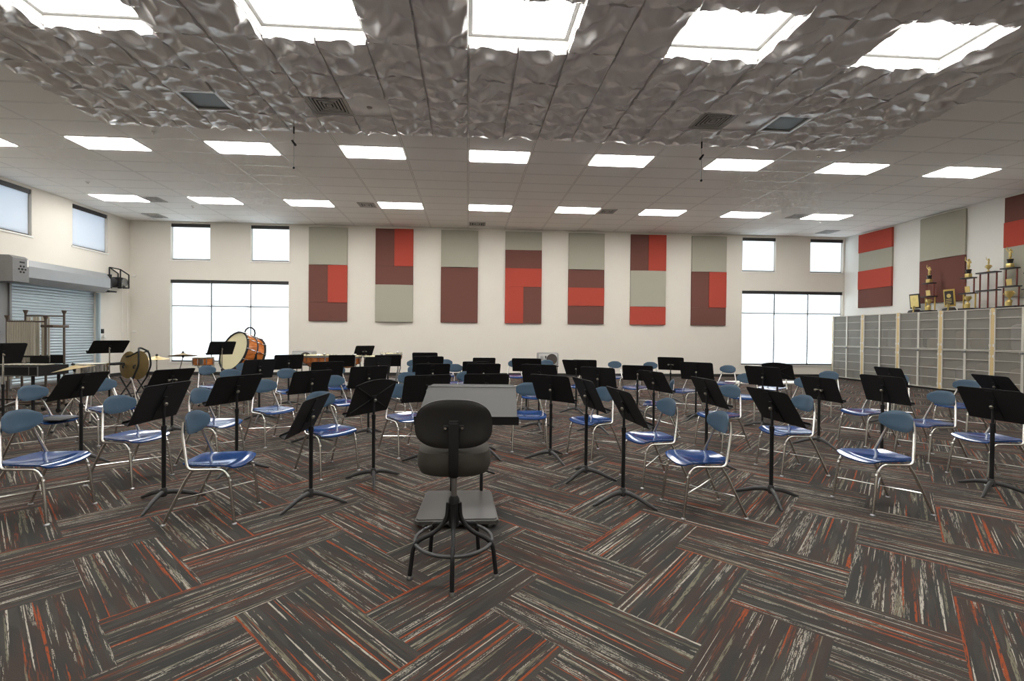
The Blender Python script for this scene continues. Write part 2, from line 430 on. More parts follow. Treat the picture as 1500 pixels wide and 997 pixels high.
# troffers ------------------------------------------------------
def troffer():
    t = thing('ceiling_light', '', 'light')
    bm = NB()
    for a, b in (((0,0),(1.22,.035)), ((0,.575),(1.22,.61)), ((0,.035),(.035,.575)), ((1.185,.035),(1.22,.575))):
        span(bm, (a[0],a[1],-.006), (b[0],b[1],-.001))
    obj('light_trim', bm, M['white_trim'], t, smooth=False)
    bm = NB()
    for a, b in (((.03,.03),(1.19,.036)), ((.03,.574),(1.19,.58)), ((.03,.036),(.036,.574)), ((1.184,.036),(1.19,.574))):
        span(bm, (a[0],a[1],-.001), (b[0],b[1],.10))
    span(bm, (.03,.03,.10), (1.19,.58,.106))
    obj('light_housing', bm, M['white_trim'], t, smooth=False)
    bm = NB(); span(bm, (.037,.037,-.014), (1.183,.573,.030)); obj('light_diffuser', bm, M['lite'], t, smooth=False)
    return t
ORD = ['leftmost','second from left','third from left','fourth from left','middle one','fourth from right','third from right','second from right','rightmost']
t0 = None
for k, (x, y) in enumerate(TROFFERS):
    row = 'far row of ceiling lights' if y > 10 else 'near row beyond the wavy tiles'
    lab = 'white recessed light panel, %s in the %s' % (ORD[k % 9], row)
    grp = 'recessed ceiling lights near the far wall' if y > 10 else 'recessed ceiling lights beyond the wavy tiles'
    if t0 is None: t0 = troffer(); t0.location = (x,y,H); t0['label'] = lab; t0['group'] = grp
    else: dup(t0, (x,y,H), 0, lab, grp)
for k, (x, y) in enumerate(REAR_FILL):
    dup(t0, (x,y,H), 0, 'added fill light panel, unseen, behind the photographer', 'added fill lights behind the photographer')
def bigtroffer():
    t = thing('ceiling_light', '', 'light', group='bright lights among the wavy tiles')
    bm = NB(); Z = .13
    for a, b in (((-.01,-.01),(1.23,0)), ((-.01,BIGD),(1.23,BIGD+.01)), ((-.01,0),(0,BIGD)), ((1.22,0),(1.23,BIGD))):
        span(bm, (a[0],a[1],.032), (b[0],b[1],Z))
    span(bm, (-.01,-.01,Z), (1.23,BIGD+.01,Z+.01))
    obj('light_housing', bm, M['white_trim'], t, smooth=False)
    bm = NB()
    q = .05
    for a, b in (((.0,.0),(1.22,q)), ((.0,BIGD-q),(1.22,BIGD)), ((.0,q),(q,BIGD-q)), ((1.22-q,q),(1.22,BIGD-q)), ((.61-q/2,q),(.61+q/2,q+.0001))):
        if a[1] != b[1] and b[1]-a[1] > .001: span(bm, (a[0],a[1],.100), (b[0],b[1],.111))
    obj('light_frame', bm, M['grey_steel'], t, smooth=False)
    bm = NB(); span(bm, (.04,.04,.112), (1.18,BIGD-.04,.12)); obj('light_diffuser', bm, M['lite_big'], t, smooth=False)
    return t
b0 = None
for k, (x, y) in enumerate(BIGL):
    lab = 'large bright light among the wavy tiles, ' + ['leftmost of five','second of five from left','middle of five','second of five from right','rightmost of five'][k % 5] + (', unseen added fill' if y < 3 else '')
    if b0 is None: b0 = bigtroffer(); b0.location = (x,y,H); b0['label'] = lab
    else: dup(b0, (x,y,H), 0, lab)

# wavy ceiling tiles --------------------------------------------
def wave(u, v, s):
    """swirling ridges: folded sines over a warped domain"""
    uu = u+.13*math.sin(2*PI*(v*.9+.21*s))+.05*math.sin(2*PI*(u*1.3+v*2.1+s*.37))
    vv = v+.16*math.sin(2*PI*(u*.85+.31*s))+.05*math.sin(2*PI*(u*2.2-v*1.2+s*.53))
    a = 1-abs(math.sin(PI*(2.1*vv+.7*uu+.29*s)))**.8
    b = 1-abs(math.sin(PI*(1.4*uu-.8*vv+.47*s)))**.9
    c = .5+.5*math.sin(2*PI*(1.05*uu+.8*vv+.17*s))
    return .46*a+.22*b+.38*c
def wave_tile(s, dy):
    bm = NB(); n = 30; wx = .580; w0 = .015
    g = [[None]*(n+1) for _ in range(n+1)]
    for i in range(n+1):
        for j in range(n+1):
            u, v = i/n, j/n
            e = min(u, 1-u, v, 1-v)
            z = -.012-.100*wave(u, v, s)*(.75+.25*min(1, e*6))
            g[i][j] = bm.verts.new((w0+wx*u, .004+(dy-.008)*v, z))
    for i in range(n):
        for j in range(n): bm.faces.new((g[i][j], g[i][j+1], g[i+1][j+1], g[i+1][j]))
    rim = [g[i][0] for i in range(n)]+[g[n][j] for j in range(n)]+[g[i][n] for i in range(n, 0, -1)]+[g[0][j] for j in range(n, 0, -1)]
    top = [bm.verts.new((v.co.x, v.co.y, -.0005)) for v in rim]
    for k in range(len(rim)):
        k2 = (k+1) % len(rim); bm.faces.new((rim[k], rim[k2], top[k2], top[k]))
    bm.faces.new(top)
    return mesh_of('wave_tile', bm, M['tile'], True, 60)
# rows given as (y of near edge, depth); columns of .61 on the ceiling grid
ROWS = [(7.579,.61), (6.969,.61), (6.359,.61), (5.64,.719), (4.80,.84), (4.19,.61), (3.58,.61)]
TMESH = {(s, d): wave_tile(s, d) for s in range(4) for d in {r[1] for r in ROWS}}
FLAT = {(-4,1),(-3,1),(6,1),(7,1)}; VOID = {(-7,1),(8,1)}
first = True
for rj, (y, d) in enumerate(ROWS):
    for ci in range(-10, 12):
        if (ci, rj) in FLAT or (ci, rj) in VOID: continue
        if rj == 4 and any(c <= ci <= c+1 for c in (-8,-4,0,4,8)): continue
        o = bpy.data.objects.new('wave_ceiling_tile', TMESH[((ci*3+rj*5+ci*rj) % 4, d)]); COL.objects.link(o)
        o.location = (GX+.61*ci, y, H)
        tag(o, 'grey sculpted wave-relief tile in the ceiling field above the chairs', 'ceiling tile', 'sculpted wave tiles on the ceiling', 'thing')
# four-way diffusers, plain tiles and dark void panels inside the wavy field
def vent4(bm_f, bm_s, w, d):
    span(bm_f, (0,0,-.012), (w,d,-.002))
def four_way(label, x, y, w=.59, d=.59, n=5, group='square vents among the wavy tiles'):
    t = thing('ceiling_vent', label, 'vent', (x,y,H), group=group)
    bm = NB(); m = .05*w/.59
    for a, b in (((0,0),(w,m)), ((0,d-m),(w,d)), ((0,m),(m,d-m)), ((w-m,m),(w,d-m))): span(bm, (*a,-.014), (*b,-.001))
    obj('vent_frame', bm, M['vent'], t, smooth=False)
    bm = NB(); span(bm, (m,m,-.003), (w-m,d-m,-.001)); obj('vent_throat', bm, M['vent_dark'], t, smooth=False)
    bm = NB()
    for k in range(n):
        q = m+(.5*w-m)*(k+.25)/n; r = m+(.5*d-m)*(k+.25)/n; s = (.5*w-m)/n*.5
        z0, z1 = -.014-.002*k, -.006
        for a, b in (((q,r),(w-q,r+s)), ((q,d-r-s),(w-q,d-r)), ((q,r+s),(q+s,d-r-s)), ((w-q-s,r+s),(w-q,d-r-s))): span(bm, (*a,z0), (*b,z1))
    obj('vent_louver', bm, M['vent'], t, smooth=False); return t
four_way('grey square louvred vent among the wavy tiles, left of centre', GX+.61*-4+.01, 6.98)
four_way('grey square louvred vent among the wavy tiles, right side', GX+.61*6+.01, 6.98)
for ci, l in ((-3,'flat grey blank ceiling tile beside the left square vent'), (7,'flat grey blank ceiling tile beside the right square vent')):
    t = thing('blank_ceiling_tile', l, 'ceiling tile', (GX+.61*ci,6.969,H), group='flat blank tiles beside the square vents')
    bm = NB(); span(bm, (.008,.008,-.012), (.602,.602,-.0005), .003); obj('tile_panel', bm, M['tile'], t)
    bm = NB(); add_lathe(bm, [(0,-.03),(.03,-.028),(.045,-.012),(.045,-.008)], (.3,.32,0), 16); obj('sprinkler_cap', bm, M['vent'], t)
for ci, l in ((-7,'recessed mirror-grey access panel in the wavy tiles, left side'), (8,'recessed mirror-grey access panel in the wavy tiles, right side')):
    t = thing('access_panel', l, 'access panel', (GX+.61*ci,6.969,H), group='recessed access panels in the wavy tiles')
    bm = NB()
    for a, b in (((0,0),(.61,.05)), ((0,.56),(.61,.61)), ((0,.05),(.05,.56)), ((.56,.05),(.61,.56))): span(bm, (*a,-.03), (*b,-.001))
    obj('panel_frame', bm, M['tile'], t, smooth=False)
    bm = NB(); span(bm, (.05,.05,-.006), (.56,.56,-.001)); obj('panel_sheet', bm, M['void'], t, smooth=False)
# small ceiling grilles near the far wall
for x, y, w, d, l in ((-8.57,12.58,.45,.45,'small square ceiling vent near the left window corner'), (-9.70,14.32,.48,.48,'small square ceiling vent in the far left corner'),
                   (-3.0,12.56,.45,.45,'small square ceiling vent above the second wall panel'), (.01,14.38,.52,.48,'small square ceiling vent above the centre of the far wall'),
                   (3.66,12.56,.46,.45,'small square ceiling vent above the fifth wall panel'), (9.24,12.55,.43,.43,'small square ceiling vent near the right windows'),
                   (11.6,14.3,.48,.48,'small square ceiling vent in the far right corner')):
    four_way(l, x, y, w, d, 3, 'small ceiling vents near the far wall')
sp0 = None
for x, y, l in ((-7.68,13.4,'tiny white sprinkler head on the ceiling near the far left windows'), (10.62,13.34,'tiny white sprinkler head on the ceiling near the far right windows'),
             (-5.54,8.51,'tiny sprinkler head at the left front of the wavy tiles'), (6.73,8.52,'tiny sprinkler head at the right front of the wavy tiles'),
             (-8.96,11.46,'tiny sprinkler head on the ceiling near the left wall')):
    bm = NB(); add_lathe(bm, [(0,-.05),(.018,-.048),(.02,-.03),(.012,-.02),(.045,-.012),(.05,-.0005),(0,-.0005)], (0,0,0), 14)
    o = obj('sprinkler_head', bm, M['white_trim'], loc=(x,y,H)); tag(o, l, 'sprinkler', 'sprinkler heads on the ceiling')
for x, y, s, l in ((-2.83,7.66,1,'thin black hanging microphone below the wavy tiles, left of centre'), (3.96,7.66,-1,'thin black hanging microphone below the wavy tiles, right of centre')):
    t = thing('hanging_microphone', l, 'microphone', (x,y,H), group='hanging microphones')
    bm = NB(); add_cyl(bm, (0,0,-.075), (0,0,-.84), .0025, seg=6); obj('microphone_cable', bm, M['black'], t)
    bm = NB(); add_cyl(bm, (0,0,-.19), (0,0,-.30), .013, seg=8); obj('cable_sleeve', bm, M['black'], t)
    bm = NB(); add_cyl(bm, (-.03*s,0,-.41), (.03*s,0,-.49), .016, .02, 10); obj('microphone_capsule', bm, M['black'], t)
    bm = NB(); add_sphere(bm, (0,0,-.85), .02); obj('cable_weight', bm, M['black'], t)

# acoustic wall panels ------------------------------------------
U = .6070
RECIPES = [  # (colour, left, right, top, bottom) in 2 ft units, from the top; bulge for the bowed grey boards
  [('grey',0,2,0,2),('maroon',0,1,2,4),('red',1,2,2,4),('maroon',0,2,4,5)],
  [('maroon',0,1,0,2),('red',1,2,0,2),('maroon',0,2,2,3),('grey',0,2,3,5)],
  [('grey',0,2,0,2),('maroon',0,2,2,5)],
  [('grey',0,2,0,1),('maroon',0,2,1,2),('red',0,2,2,3),('red',0,1,3,5),('maroon',1,2,3,5)],
  [('grey',0,2,0,2),('maroon',0,2,2,3),('red',0,2,3,4),('maroon',0,2,4,5)],
  [('maroon',0,1,0,2),('red',1,2,0,2),('grey',0,2,2,4),('red',0,2,4,5)],
  [('grey',0,2,0,2),('maroon',0,1,2,4),('red',1,2,2,4),('maroon',0,2,4,5)]]
QREC = [[('red',0,2,0,1),('grey',0,2,1,2),('red',0,2,2,3),('maroon',0,2,3,4)],
        [('grey',0,2,0,2),('maroon',0,2,2,4)],
        [('maroon',0,2,0,1),('red',0,2,1,2),('grey',0,2,2,4)]]
def panel(rec, label, loc, rotz, group):
    """local x along the wall, -y out of the wall, z down from the top (loc is the top-left corner)"""
    t = thing('acoustic_panel', label, 'wall panel', loc, rotz, group)
    for c, l, r, a, b in rec:
        bm = NB(); x0, x1, z0, z1 = l*.61+.002, r*.61-.002, -b*U+.002, -a*U-.002
        dep = {'red':.068,'maroon':.05,'grey':.05}[c]
        n = 14; bow = .045 if c == 'grey' and b-a > 1 else 0
        pr = [(x0,0,z0)]
        fr = [(x0+(x1-x0)*k/n, -dep-bow*(1-(2*k/n-1)**2), z0) for k in range(n+1)]
        add_prism(bm, [(x0,-.001,z0)]+fr+[(x1,-.001,z0)], (0,0,z1-z0))
        obj('fabric_board', bm, M[c+'_felt'], t, label={'grey':'grey-green fabric board','maroon':'maroon fabric board','red':'brick red fabric board'}[c])
    return t
PL = ['tall wall panel, leftmost of seven: bowed grey board over an L of maroon around red', 'tall wall panel, second from left: red and maroon over bowed grey', 'tall wall panel, third from left: bowed grey board over plain maroon',
      'tall wall panel, middle of seven: grey strip, maroon, red, then red beside maroon', 'tall wall panel, fifth from left: bowed grey over maroon, red and maroon bands', 'tall wall panel, sixth from left: maroon and red over bowed grey over red',
      'tall wall panel, rightmost of seven: bowed grey over maroon L around red']
for k, rec in enumerate(RECIPES):
    panel(rec, PL[k], (-5.137+2.119*k, YW, 4.792), 0, 'tall fabric panels on the far wall')
QL = ['striped red, grey, red and maroon panel on the right wall', 'bowed grey over maroon panel on the right wall behind the trophies', 'maroon, red and grey panel on the right wall at the photo edge']
for k, (rec, y1) in enumerate(zip(QREC, (14.64, 12.55, 10.45))):
    panel(rec, QL[k], (XR, y1, 4.805), -PI/2, 'fabric panels on the right wall')
# ---------------------------------------------------------------- student chairs
def super_plate(bm, L0, L1, w0, w1, zf, th, n=14, k=.42):
    """rounded plate: local x from L0 to L1, half widths w0 -> w1, zf(x01,y11) height, thickness th below"""
    top, bot = {}, {}
    for i in range(n+1):
        for j in range(n+1):
            a, b = 2*i/n-1, 2*j/n-1
            aa = a*math.sqrt(1-k*b*b*.5*abs(b)); bb = b*math.sqrt(1-k*a*a*.5*abs(a))
            s = (aa+1)/2; x = L0+(L1-L0)*s; y = (w0+(w1-w0)*s)*bb
            z = zf(s, bb)
            top[i,j] = bm.verts.new((x,y,z)); bot[i,j] = bm.verts.new((x*.998,y*.985,z-th))
    for i in range(n):
        for j in range(n):
            bm.faces.new((top[i,j],top[i+1,j],top[i+1,j+1],top[i,j+1])); bm.faces.new((bot[i,j],bot[i,j+1],bot[i+1,j+1],bot[i+1,j]))
    rim = [(i,0) for i in range(n)]+[(n,j) for j in range(n)]+[(i,n) for i in range(n,0,-1)]+[(0,j) for j in range(n,0,-1)]
    for q in range(len(rim)):
        p, r = rim[q], rim[(q+1) % len(rim)]
        bm.faces.new((top[p],bot[p],bot[r],top[r]))
def seat_z(s, b):
    dish = -.014*(1-(2*s-.9)**2)*(1-b*b)
    roll = -.030*max(0, (s-.80)/.20)**2
    rear = .010*max(0, (.25-s)/.25)
    return .412+dish+roll+rear+.006*b*b
def make_chair():
    t = thing('student_chair', '', 'chair', group='blue chairs set out in arcs')
    bm = NB(); super_plate(bm, -.155, .245, .170, .215, seat_z, .012); obj('seat', bm, M['seat'], t)
    # backrest: oval shell, gently wrapped, leaning back
    bm = NB(); n = 18; m = 8; f, b = {}, {}
    for i in range(n+1):
        for j in range(m+1):
            a, c = 2*i/n-1, 2*j/m-1
            aa = a*math.sqrt(1-.5*abs(c)**3.2); cc = c*math.sqrt(1-.5*abs(a)**3.2)
            y = .158*aa; z = .685+.082*cc; x = -.150+.045*aa*aa-.10*(z-.685)-.006*(1-aa*aa)*(1-cc*cc)
            e = 1-max(abs(a), abs(c))**6
            f[i,j] = bm.verts.new((x+.009*e,y,z)); b[i,j] = bm.verts.new((x-.010*e,y,z))
    for i in range(n):
        for j in range(m):
            bm.faces.new((f[i,j],f[i+1,j],f[i+1,j+1],f[i,j+1])); bm.faces.new((b[i,j],b[i,j+1],b[i+1,j+1],b[i+1,j]))
    bmesh.ops.remove_doubles(bm, verts=bm.verts, dist=1e-4)
    obj('backrest', bm, M['back'], t)
    for s in (1,-1):
        bm = NB()
        add_tube(bm, fillet([(-.158,s*.098,.700),(-.152,s*.122,.615),(-.085,s*.183,.383),(.0,s*.186,.383),(.165,s*.188,.384),(.205,s*.190,.30)], .05), .0115, 10)
        obj('side_frame', bm, M['chrome'], t)
    for s in (1,-1):
        bm = NB(); add_tube(bm, [(.195,s*.189,.335),(.207,s*.192,.26),(.238,s*.202,.012)], .0115, 10)
        lg = obj('leg', bm, M['chrome'], t)
        bm = NB(); add_lathe(bm, [(0,0),(.016,0),(.017,.006),(.009,.016),(0,.016)], (.239,s*.2025,0), 12); obj('glide', bm, M['steel'], lg)
        bm = NB(); add_tube(bm, [(-.055,s*.180,.376),(-.10,s*.182,.305),(-.236,s*.199,.012)], .0105, 10)
        lg = obj('leg', bm, M['chrome'], t)
        bm = NB(); add_lathe(bm, [(0,0),(.016,0),(.017,.006),(.009,.016),(0,.016)], (-.237,s*.2,0), 12); obj('glide', bm, M['steel'], lg)
    for s, dz in ((1,.0),(-1,.012)):
        bm = NB(); add_tube(bm, [(-.158,s*.188,.165+dz),(.02,0,.168+dz),(.217,-s*.195,.172+dz)], .0065, 8)
        obj('cross_brace', bm, M['chrome'], t)
    return t
CH={'c1':(-3.136,3.571,-0.012),'c2':(-4.520,5.200,-0.120),'c3':(-3.044,4.364,-0.217),'c4':(-1.870,3.527,0.025),'c5':(-2.670,4.985,-0.173),'c6':(-3.722,7.539,-0.979),'c7':(-4.482,8.369,-0.481),'c8':(-2.434,5.852,-0.628),'c9':(-2.909,7.723,-0.884),'c10':(-4.277,9.185,-1.034),'c11':(-1.765,6.491,-0.701),'c12':(-2.311,8.356,-1.100),'c13':(-1.376,4.616,-0.733),'c14':(-0.859,7.028,-0.970),'c15':(-0.725,5.349,-0.900),'c16':(-1.215,10.543,-1.429),'c16b':(-0.937,8.687,-1.184),'c17':(-0.508,10.873,-1.514),'c18':(-0.229,9.111,-1.393),'c19':(-0.017,7.236,-1.567),'c20':(1.123,10.680,-1.413),'c21':(1.898,10.963,-1.779),'c22':(0.743,5.501,-1.646),'c23':(1.100,7.180,-2.000),'c24':(1.447,5.115,-2.666),'c25':(1.762,4.207,-2.997),'c26':(1.845,3.482,3.110),'c27':(2.711,6.271,2.716),'c28':(3.866,7.887,-2.810),'c29':(3.190,8.400,-2.754),'c30':(3.392,10.504,-2.106),'c31':(4.162,10.265,-2.037),'c32':(2.200,8.600,-2.200),'c34':(5.354,9.227,-2.416),'c35':(4.465,7.136,-2.415),'c36':(3.119,5.433,-2.807),'c38':(3.297,4.477,3.138),'c39':(6.324,7.751,-2.700),'c40':(4.880,6.519,-2.970),'c41':(5.818,8.370,-2.642),'c42':(5.175,5.622,-3.087),'c43':(5.230,4.865,3.134),'c44':(7.102,6.193,-2.928),'c45':(5.050,4.100,3.000),'c46':(3.332,3.490,3.100),'c47':(6.986,7.129,-3.055),'c49':(-4.437,5.969,-0.474)}
ST={'s1':(-6.391,6.757,1.025,1.286,0.441),'s2':(-5.987,8.099,1.082,1.028,0.834),'s3':(-3.950,4.970,0.783,1.450,0.611),'s4':(-3.874,6.301,0.734,1.070,0.682),'s5':(-2.385,3.779,0.792,1.501,0.423),'s6':(-5.042,9.800,1.025,0.903,0.553),'s7':(-2.240,4.628,0.789,1.125,0.525),'s8':(-3.192,7.282,0.790,0.947,0.384),'s9':(-3.288,8.696,0.812,0.606,0.531),'s10':(-1.894,5.725,0.751,0.842,0.484),'s11':(-1.232,3.723,0.698,1.487,0.460),'s13':(-0.855,4.279,0.753,0.981,0.423),'s14':(-2.280,7.660,0.750,0.478,0.535),'s15':(-1.300,6.155,0.774,0.563,0.430),'s16':(-1.598,8.349,0.783,0.626,0.246),'s17':(-2.660,12.070,0.912,0.631,0.615),'s18':(-0.860,9.400,0.840,0.030,0.500),'s19':(-0.658,7.755,0.845,0.170,0.575),'s20':(-0.515,6.882,0.784,0.154,0.660),'s21':(-0.420,4.850,0.775,0.420,0.420),'s22':(0.370,10.300,0.700,0.020,0.500),'s23':(0.156,8.975,0.706,0.050,0.697),'s24':(0.241,6.932,0.784,0.040,0.612),'s25':(0.211,5.130,0.772,0.117,0.498),'s26':(1.027,7.950,0.826,-0.182,0.729),'s27':(1.030,6.560,0.784,-0.362,0.414),'s28':(0.910,4.953,0.769,-0.799,0.420),'s29':(1.901,7.943,0.786,-0.723,0.556),'s30':(2.527,9.801,0.699,-0.304,0.583),'s31':(1.840,6.394,0.754,-0.643,0.330),'s32':(1.130,4.296,0.790,-1.426,0.441),'s33':(1.270,3.653,0.774,-1.500,0.514),'s34':(2.935,7.778,0.711,-0.445,0.562),'s35':(2.468,5.948,0.749,-1.290,0.540),'s36':(4.186,9.249,0.788,-0.534,0.560),'s37':(3.708,7.246,0.791,-0.712,0.432),'s38':(2.486,4.629,0.772,-1.552,0.468),'s39':(4.366,6.544,0.772,-1.068,0.444),'s40':(5.641,8.042,0.729,-0.929,0.538),'s41':(2.534,3.671,0.771,-1.536,0.548),'s42':(4.416,5.510,0.707,-1.434,0.401),'s43':(4.647,4.868,0.779,-1.479,0.345),'s44':(6.600,6.793,0.751,-1.618,0.435),'s45':(6.954,5.642,0.744,-1.712,0.666),'s46':(4.635,3.773,0.766,-1.536,0.478),'t1':(-2.542,9.504,0.792,0.304,0.713),'t2':(-1.575,9.247,0.813,0.198,0.745)}
def ordw(k, n):
    w = ['leftmost','second from the left','third from the left','fourth from the left','fifth from the left','sixth from the left','seventh from the left','eighth from the left']
    if k < (n+1)//2: return w[k]
    return w[n-1-k].replace('left', 'right')
ARCS = [('innermost arc of blue chairs', 'c4 c13 c15 c22 c24 c25 c26'.split()),
        ('second arc of blue chairs', 'c1 c3 c5 c8 c11 c14 c19 c23 c27 c36 c38 c46'.split()),
        ('third arc of blue chairs', 'c2 c49 c6 c9 c12 c16b c18 c32 c29 c28 c35 c40 c42 c43 c45'.split()),
        ('outermost arc of blue chairs', 'c7 c10 c16 c17 c20 c21 c30 c31 c34 c41 c39 c47 c44'.split())]
proto = None
for an, names in ARCS:
    for k, nm in enumerate(names):
        x, y, a = CH[nm]; lab = 'blue student chair, %s in the %s' % (ordw(k, len(names)), an)
        if proto is None:
            proto = make_chair(); proto.location = (x,y,0); proto.rotation_euler = (0,0,a); proto['label'] = lab
        else: dup(proto, (x,y,0), a, lab)

# ---------------------------------------------------------------- music stands
W2, H2 = .254, .159
def desk_mesh(curved):
    bm = NB(); T = .004
    if curved:
        n = 12; pts = [(-W2,-H2,0),(W2,-H2,0)]+[(W2-2*W2*k/n, H2-.012+.045*(1-(2*k/n-1)**2), 0) for k in range(n+1)]
    else:
        c = .03; pts = [(-W2,-H2,0),(W2,-H2,0),(W2,H2-c,0),(W2-.004,H2-.010,0),(W2-c,H2,0),(-W2+c,H2,0),(-W2+.004,H2-.010,0),(-W2,H2-c,0)]
    add_prism(bm, pts, (0,0,T))
    # turned rim, front side (local -z)
    return mesh_of('desk', bm, M['desk'], False)
DESK = {c: desk_mesh(c) for c in (False, True)}
def ledge_mesh():
    bm = NB(); span(bm, (-W2,-H2-.004,-.046), (W2,-H2,.004)); span(bm, (-W2,-H2,-.046), (W2,-H2+.016,-.042))
    return mesh_of('ledge', bm, M['desk'], False)
def rib_mesh():
    bm = NB(); span(bm, (-.028,-H2+.005,.004), (.028,H2-.02,.010)); span(bm, (-.018,-.06,.010), (.018,.05,.022), .003)
    return mesh_of('spine_channel', bm, M['desk'], False)
def xrib_mesh():
    bm = NB()
    for sx in (1,-1):
        for sy in (1,-1): add_tube(bm, [(0,0,.006),(sx*(W2-.03),sy*(H2-.03),.006)], .005, 6)
    span(bm, (-.03,-.03,.004), (.03,.03,.018), .003)
    return mesh_of('cross_rib', bm, M['desk'])
def knob_mesh(two):
    bm = NB()
    for s in ((-1,1) if two else (0,)):
        add_tube(bm, [(s*.045,-.005,.018),(s*.045,-.005,.034)], .008, 10); add_sphere(bm, (s*.045,-.005,.042), .016, (1,1,.7))
    if two: add_tube(bm, [(-.05,-.005,.026),(.05,-.005,.026)], .006, 8)
    return mesh_of('tilt_knob', bm, M['knob'])
LEDGE, RIB, XRIB, KNOB = ledge_mesh(), rib_mesh(), xrib_mesh(), {b: knob_mesh(b) for b in (0,1)}
bm = NB(); add_cyl(bm, (0,0,0), (0,0,1), .0105, seg=12); UPT = {'black': mesh_of('upper_tube', bm.copy(), M['black']), 'chrome': mesh_of('upper_tube', bm, M['chrome'])}
bm = NB(); add_tube(bm, [(0,0,.085),(0,0,.56),(0,0,.575),(0,0,.61)], [.0155,.0155,.019,.019], 14); LOWT = mesh_of('lower_tube', bm, M['black'])
bm = NB(); add_lathe(bm, [(0,.050),(.020,.050),(.026,.062),(.026,.10),(.021,.118),(.0155,.12),(0,.12)], (0,0,0), 16); HUB = mesh_of('base_hub', bm, M['foot'])
def foot_mesh():
    bm = NB(); add_tube(bm, [(.012,0,.083),(.06,0,.080),(.13,0,.062),(.20,0,.034),(.262,0,.010),(.285,0,.006)], [.022,.021,.019,.017,.013,.006], 10, flat=(.72,.95))
    for v in bm.verts: v.co.z = max(v.co.z, .0005)
    return mesh_of('foot', bm, M['foot'])
FOOT = foot_mesh()
def link(name, me, parent, loc=(0,0,0), rot=(0,0,0), sc=None):
    o = bpy.data.objects.new(name, me); COL.objects.link(o); o.parent = parent
    o.location = loc; o.rotation_euler = rot
    if sc: o.scale = sc
    return o
def music_stand(key, label, spin):
    x, y, z, ph, t = ST[key]
    two = key in ('s4','s36','s42','s17'); curved = key in ('s13','s40')
    R = thing('music_stand', label, 'music stand', (x,y,0), 0, 'black music stands set out in arcs')
    w = V((math.cos(ph), math.sin(ph), 0)); b = V((math.sin(ph), -math.cos(ph), 0)); u = b*math.sin(t)+V((0,0,math.cos(t)))
    n = w.cross(u); m3 = Matrix((w, u, n)).transposed()
    # the desk is held in front of the pole head
    d = link('desk', DESK[curved], R, loc=V((0,0,z))-n*.02, rot=m3.to_euler())
    if curved: d['label'] = 'desk with a bowed top edge and crossed ribs'
    link('ledge', LEDGE, d)
    link('cross_rib' if curved else 'spine_channel', XRIB if curved else RIB, d)
    link('tilt_knob', KNOB[1 if two else 0], d)
    top = z+.012
    u_ = link('upper_tube', UPT['chrome' if key in ('s1','s2','s6','s34') else 'black'], R, (0,0,.58), sc=(1,1,max(.05, top-.58)))
    link('lower_tube', LOWT, R, sc=(1,1,min(1.0, (z-.06)/.61)))
    link('base_hub', HUB, R)
    for k in range(3): link('foot', FOOT, R, (0,0,0), (0,0,spin+2*PI*k/3))
    return R
SPIN = {'s5': -1.5, 's11': -2.1, 's13': -1.35, 's33': -.75, 's32': -2.5, 's41': -1.9, 's28': -1.2, 's42': -1.5, 's46': -.55}
SARCS = [('inner arc of stands', 's11 s13 s21 s25 s28 s32 s33'.split()),
         ('second arc of stands', 's5 s7 s10 s15 s20 s24 s26 s27 s31 s35 s38 s41'.split()),
         ('third arc of stands', 's3 s4 s8 s9 s14 s16 s19 s23 s29 s34 s37 s39 s42 s43 s46'.split()),
         ('outer ring of stands', 's1 s2 s6 t1 s17 t2 s18 s22 s30 s36 s40 s44 s45'.split())]
for an, names in SARCS:
    for k, nm in enumerate(names):
        music_stand(nm, 'black music stand, %s in the %s' % (ordw(k, len(names)), an), SPIN.get(nm, .37*k))

# ---------------------------------------------------------------- conductor's stool and stand
t = thing('drafting_stool', 'empty dark grey drafting stool with a round foot ring in front of the wide stand', 'stool', (-.07,2.64,0))
bm = NB(); n = 16; f, b = {}, {}
for i in range(n+1):
    for j in range(n+1):
        a, c = 2*i/n-1, 2*j/n-1
        aa = a*math.sqrt(1-.40*c*c*abs(c)); cc = c*math.sqrt(1-.40*a*a*abs(a))
        x = .206*aa*(1-.03*cc); z = .868+.132*cc
        y = -.16+.05*aa*aa*-.2-.05*(cc*cc)*.3+.02*cc*-.4
        e = 1-max(abs(a),abs(c))**5
        f[i,j] = bm.verts.new((x,y+.012+.040*e,z)); b[i,j] = bm.verts.new((x,y-.006-.016*e,z))
for q, nm, mt in ((b,'backrest_shell',M['rubber']),):
    for i in range(n):
        for j in range(n):
            bm.faces.new((f[i,j],f[i+1,j],f[i+1,j+1],f[i,j+1])); bm.faces.new((b[i,j],b[i,j+1],b[i+1,j+1],b[i+1,j]))
rim = [(i,0) for i in range(n)]+[(n,j) for j in range(n)]+[(i,n) for i in range(n,0,-1)]+[(0,j) for j in range(n,0,-1)]
for q in range(len(rim)):
    p, r = rim[q], rim[(q+1) % len(rim)]; bm.faces.new((f[p],b[p],b[r],f[r]))
bk = obj('backrest', bm, M['rubber'], t)
bm = NB(); add_box(bm, (0,-.192,.845), (.05,.022,.09), bev=.006); add_box(bm, (0,-.190,.85), (.11,.012,.03), bev=.005); obj('back_bracket', bm, M['black'], bk)
for s in (-1,1):
    bm = NB(); add_tube(bm, [(s*.045,-.20,.85),(s*.045,-.192,.85)], .007, 10); obj('bolt', bm, M['chrome'], bk)
bm = NB(); add_tube(bm, fillet([(0,-.204,.875),(0,-.206,.70),(0,-.19,.585),(0,-.06,.56),(0,.02,.56)], .05), .028, 10, flat=(.35,1.0)); obj('back_bar', bm, M['black'], t)
